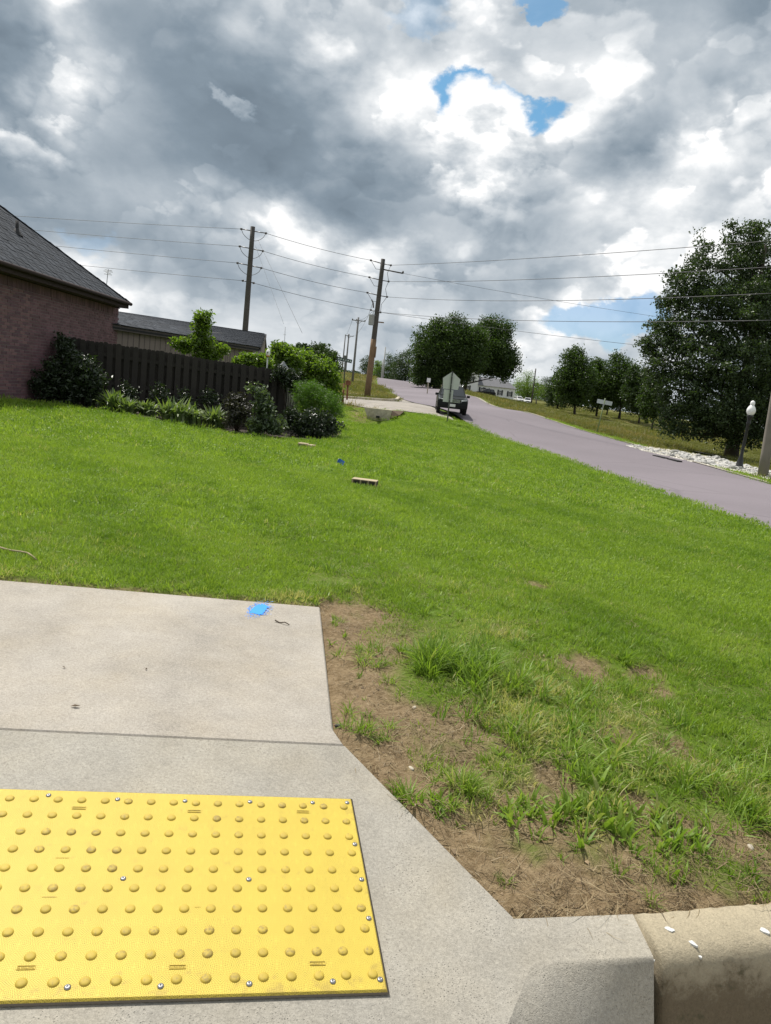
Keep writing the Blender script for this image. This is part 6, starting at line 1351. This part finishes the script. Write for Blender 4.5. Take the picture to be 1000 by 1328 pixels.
def weeds():
    T = [tuft_mesh('weed_tuft', 30, .040, .110, .0066, 1.0, 1.0, GM_WEED, 200+k, segs=4) for k in range(5)]+[tuft_mesh('weed_tuft', 44, .05, .16, .0080, .72, 1.0, GM_WEED, 210+k, segs=4) for k in range(3)]+[tuft_mesh('weed_tuft', 14, .02, .06, .012, .9, .8, GM_WEED, 220+k, segs=3) for k in range(3)]
    x, y = fan_points(1.7, 4.6, 120, -6, 60, RGG); ok = not_paved(x, y, .05); x, y = x[ok], y[ok]; d = edge_dist(x, y); so = soil_mask(x, y); c = vnoise(x, y, 4.2, 51, 3); rnd = RGG.rand(len(x))
    keep = (so < .45)&(d < 1.75)&(x > -.4)&(rnd < np.clip((c-.40)*4.5, 0, 1)*sstep(1.75, .9, d)); x, y, d = x[keep], y[keep], d[keep]; n = len(x)
    idx = RGG.choice([0, 1, 2, 3, 4, 8, 9, 10], n); sc = RGG.uniform(.38, .78, n)
    E_x, E_y, E_i, E_s = [], [], [], []
    for px, py, m, sp, k, s in ((565, 862, 10, .05, 5, 1.0), (592, 868, 12, .07, 6, 1.05), (620, 880, 9, .07, 7, .9), (655, 890, 8, .08, 5, .8), (610, 920, 9, .08, 0, 1.0), (470, 945, 4, .03, 0, .72), (487, 948, 3, .03, 1, .6), (540, 1030, 9, .06, 2, .75), (565, 1042, 7, .05, 9, .9), (608, 1018, 6, .045, 6, .62), (640, 1022, 3, .03, 3, .6), (475, 852, 9, .09, 1, .8), (660, 1160, 4, .035, 9, 1.3), (505, 838, 6, .09, 2, .7),
                                (790, 1070, 10, .10, 8, 1.5), (830, 1060, 10, .10, 9, 1.4), (760, 1000, 9, .09, 1, 1.0), (720, 1100, 7, .07, 10, 1.3), (860, 990, 9, .10, 2, 1.1), (930, 1010, 9, .10, 3, 1.1), (800, 1110, 6, .07, 8, 1.2), (900, 1095, 6, .06, 9, 1.2), (960, 1045, 8, .08, 4, 1.0), (700, 940, 9, .09, 0, 1.0), (650, 950, 6, .07, 4, .9), (820, 840, 8, .1, 5, .7), (690, 1060, 5, .05, 8, 1.2), (870, 1120, 5, .05, 10, 1.2), (985, 990, 8, .1, 1, 1.1)):
        P = gp(px, py)
        for _ in range(m): E_x.append(P[0]+RGG.normal()*sp); E_y.append(P[1]+RGG.normal()*sp); E_i.append(k); E_s.append(s*RGG.uniform(.55, .92))
    x, y = np.r_[x, E_x], np.r_[y, E_y]; idx, sc = np.r_[idx, E_i].astype(int), np.r_[sc, E_s]; ok = not_paved(x, y, .03); x, y, idx, sc = x[ok], y[ok], idx[ok], sc[ok]; n = len(x)
    ux, uy = fan_points(1.6, 3.6, 46, -8, 50, RGG); k = not_paved(ux, uy, .03); ux, uy = ux[k], uy[k]; k = (soil_mask(ux, uy) > .5); ux, uy = ux[k], uy[k]      # sprigs coming up through the bare soil
    x, y = np.r_[x, ux], np.r_[y, uy]; idx = np.r_[idx, RGG.choice([0, 3, 8, 9, 10], len(ux))]; sc = np.r_[sc, RGG.uniform(.22, .55, len(ux))]; n = len(x)
    rot = np.stack([RGG.normal(size=n)*.15, RGG.normal(size=n)*.15, RGG.rand(n)*6.283], -1); gv = np.clip(vnoise(x, y, 3, 61, 3)+RGG.normal(size=n)*.15, 0, 1); dry = np.clip(RGG.normal(size=n)*.2+.12, 0, 1)
    scatter('weed_grass', np.stack([x, y, ground_z(x, y)], -1), rot, sc, idx, gv, dry, T)
weeds()
def straw():
    T = [tuft_mesh('straw_tuft', 16, .06, .055, .0017, 1, 0, GM_STRAW, 300+k, segs=4, flat=.010, lvar=.7) for k in range(6)]+[tuft_mesh('straw_tuft', 9, .05, .11, .0024, 1, 0, GM_STRAW, 310+k, segs=5, flat=.02, lvar=.6) for k in range(3)]
    x, y = fan_points(1.5, 5.5, 560, -20, 60, RGG); ok = not_paved(x, y, .015); x, y = x[ok], y[ok]; so = soil_mask(x, y); d = edge_dist(x, y); rnd = RGG.rand(len(x)); c = vnoise(x, y, 6, 71, 3)
    kerbside = ((y-_tanline_y(x)) < .15)&(x > .40)
    keep = rnd < np.where(kerbside, .95, so*np.clip(.25+(c-.4)*2.2, .10, .9)+.16*sstep(2.2, .4, d)*(x > -.4)+.05); x, y, kerbside = x[keep], y[keep], kerbside[keep]; n = len(x)
    idx = np.where(kerbside&(RGG.rand(n) < .6), RGG.randint(6, 9, n), RGG.randint(0, 6, n)); rot = np.stack([RGG.normal(size=n)*.06, RGG.normal(size=n)*.06, RGG.rand(n)*6.283], -1); gv = RGG.rand(n); dry = np.where(kerbside, RGG.rand(n)*.8, RGG.rand(n)*.6)
    z = ground_z(x, y)+.002+np.where(kerbside, RGG.rand(n)*.018, 0); scatter('dry_straw', np.stack([x, y, z], -1), rot, RGG.uniform(.7, 1.3, n), idx, gv, dry, T)
straw()
def clods():
    rg = np.random.RandomState(5); x, y = fan_points(1.6, 4.5, 900, -8, 60, rg); ok = not_paved(x, y, .01); x, y = x[ok], y[ok]; so = soil_mask(x, y); k = rg.rand(len(x)) < so*.8; x, y = x[k], y[k]; n = len(x); r = rg.uniform(.0015, .006, n)*(1+1.2*(rg.rand(n) > .95)); z = ground_z(x, y)
    base = np.array([(1, 0, 0), (-.5, .87, 0), (-.5, -.87, 0), (0, 0, .9)]); J = base[None]*(1+rg.uniform(-.35, .35, (n, 4, 3))); a = rg.rand(n)*6.28; c, s = np.cos(a), np.sin(a); V = np.stack([x, y, z], -1)[:, None]+np.stack([J[..., 0]*c[:, None]-J[..., 1]*s[:, None], J[..., 0]*s[:, None]+J[..., 1]*c[:, None], J[..., 2]], -1)*r[:, None, None]
    Fq = (np.arange(n)[:, None, None]*4+np.array([(0, 1, 3), (1, 2, 3), (2, 0, 3)])[None]).reshape(-1, 3); tag(np_mesh('soil_crumbs', V.reshape(-1, 3), Fq, simple('soil_crumb', (.20, .145, .085), .95, var=.5)), kind='stuff')
clods()
def meadow():
    T = [tuft_mesh('meadow_tuft', 48, .40, .17, .020, .6, .9, GM_MEAD, 400+k, lvar=.5) for k in range(5)]
    x, y = fan_points(18, 60, 7, -12, 40, RGG); x2, y2 = fan_points(60, 190, 1.3, -9, 34, RGG); x, y = np.r_[x, x2], np.r_[y, y2]; far = np.hypot(x, y) > 60; ok = not_paved(x, y)&(meadow_mask(x, y) > .4); x, y, far = x[ok], y[ok], far[ok]; n = len(x)
    p = patchiness(x*.25, y*.25); rot = np.stack([RGG.normal(size=n)*.1, RGG.normal(size=n)*.1, RGG.rand(n)*6.283], -1); park = sstep(70, 90, y)*(x > 12)+((x > 16)*(y < 60))*1.0
    dry = np.clip((p-.30)*1.4+RGG.normal(size=n)*.22-.40*np.clip(park, 0, 1), 0, 1); scatter('meadow_grass', np.stack([x, y, ground_z(x, y)], -1), rot, RGG.uniform(.5, 1.2, n)*np.where(far, 1.7, 1)*(1-.45*np.clip(park, 0, 1)), RGG.randint(0, 5, n), np.clip(p+RGG.normal(size=n)*.15, 0, 1), dry, T)
meadow()
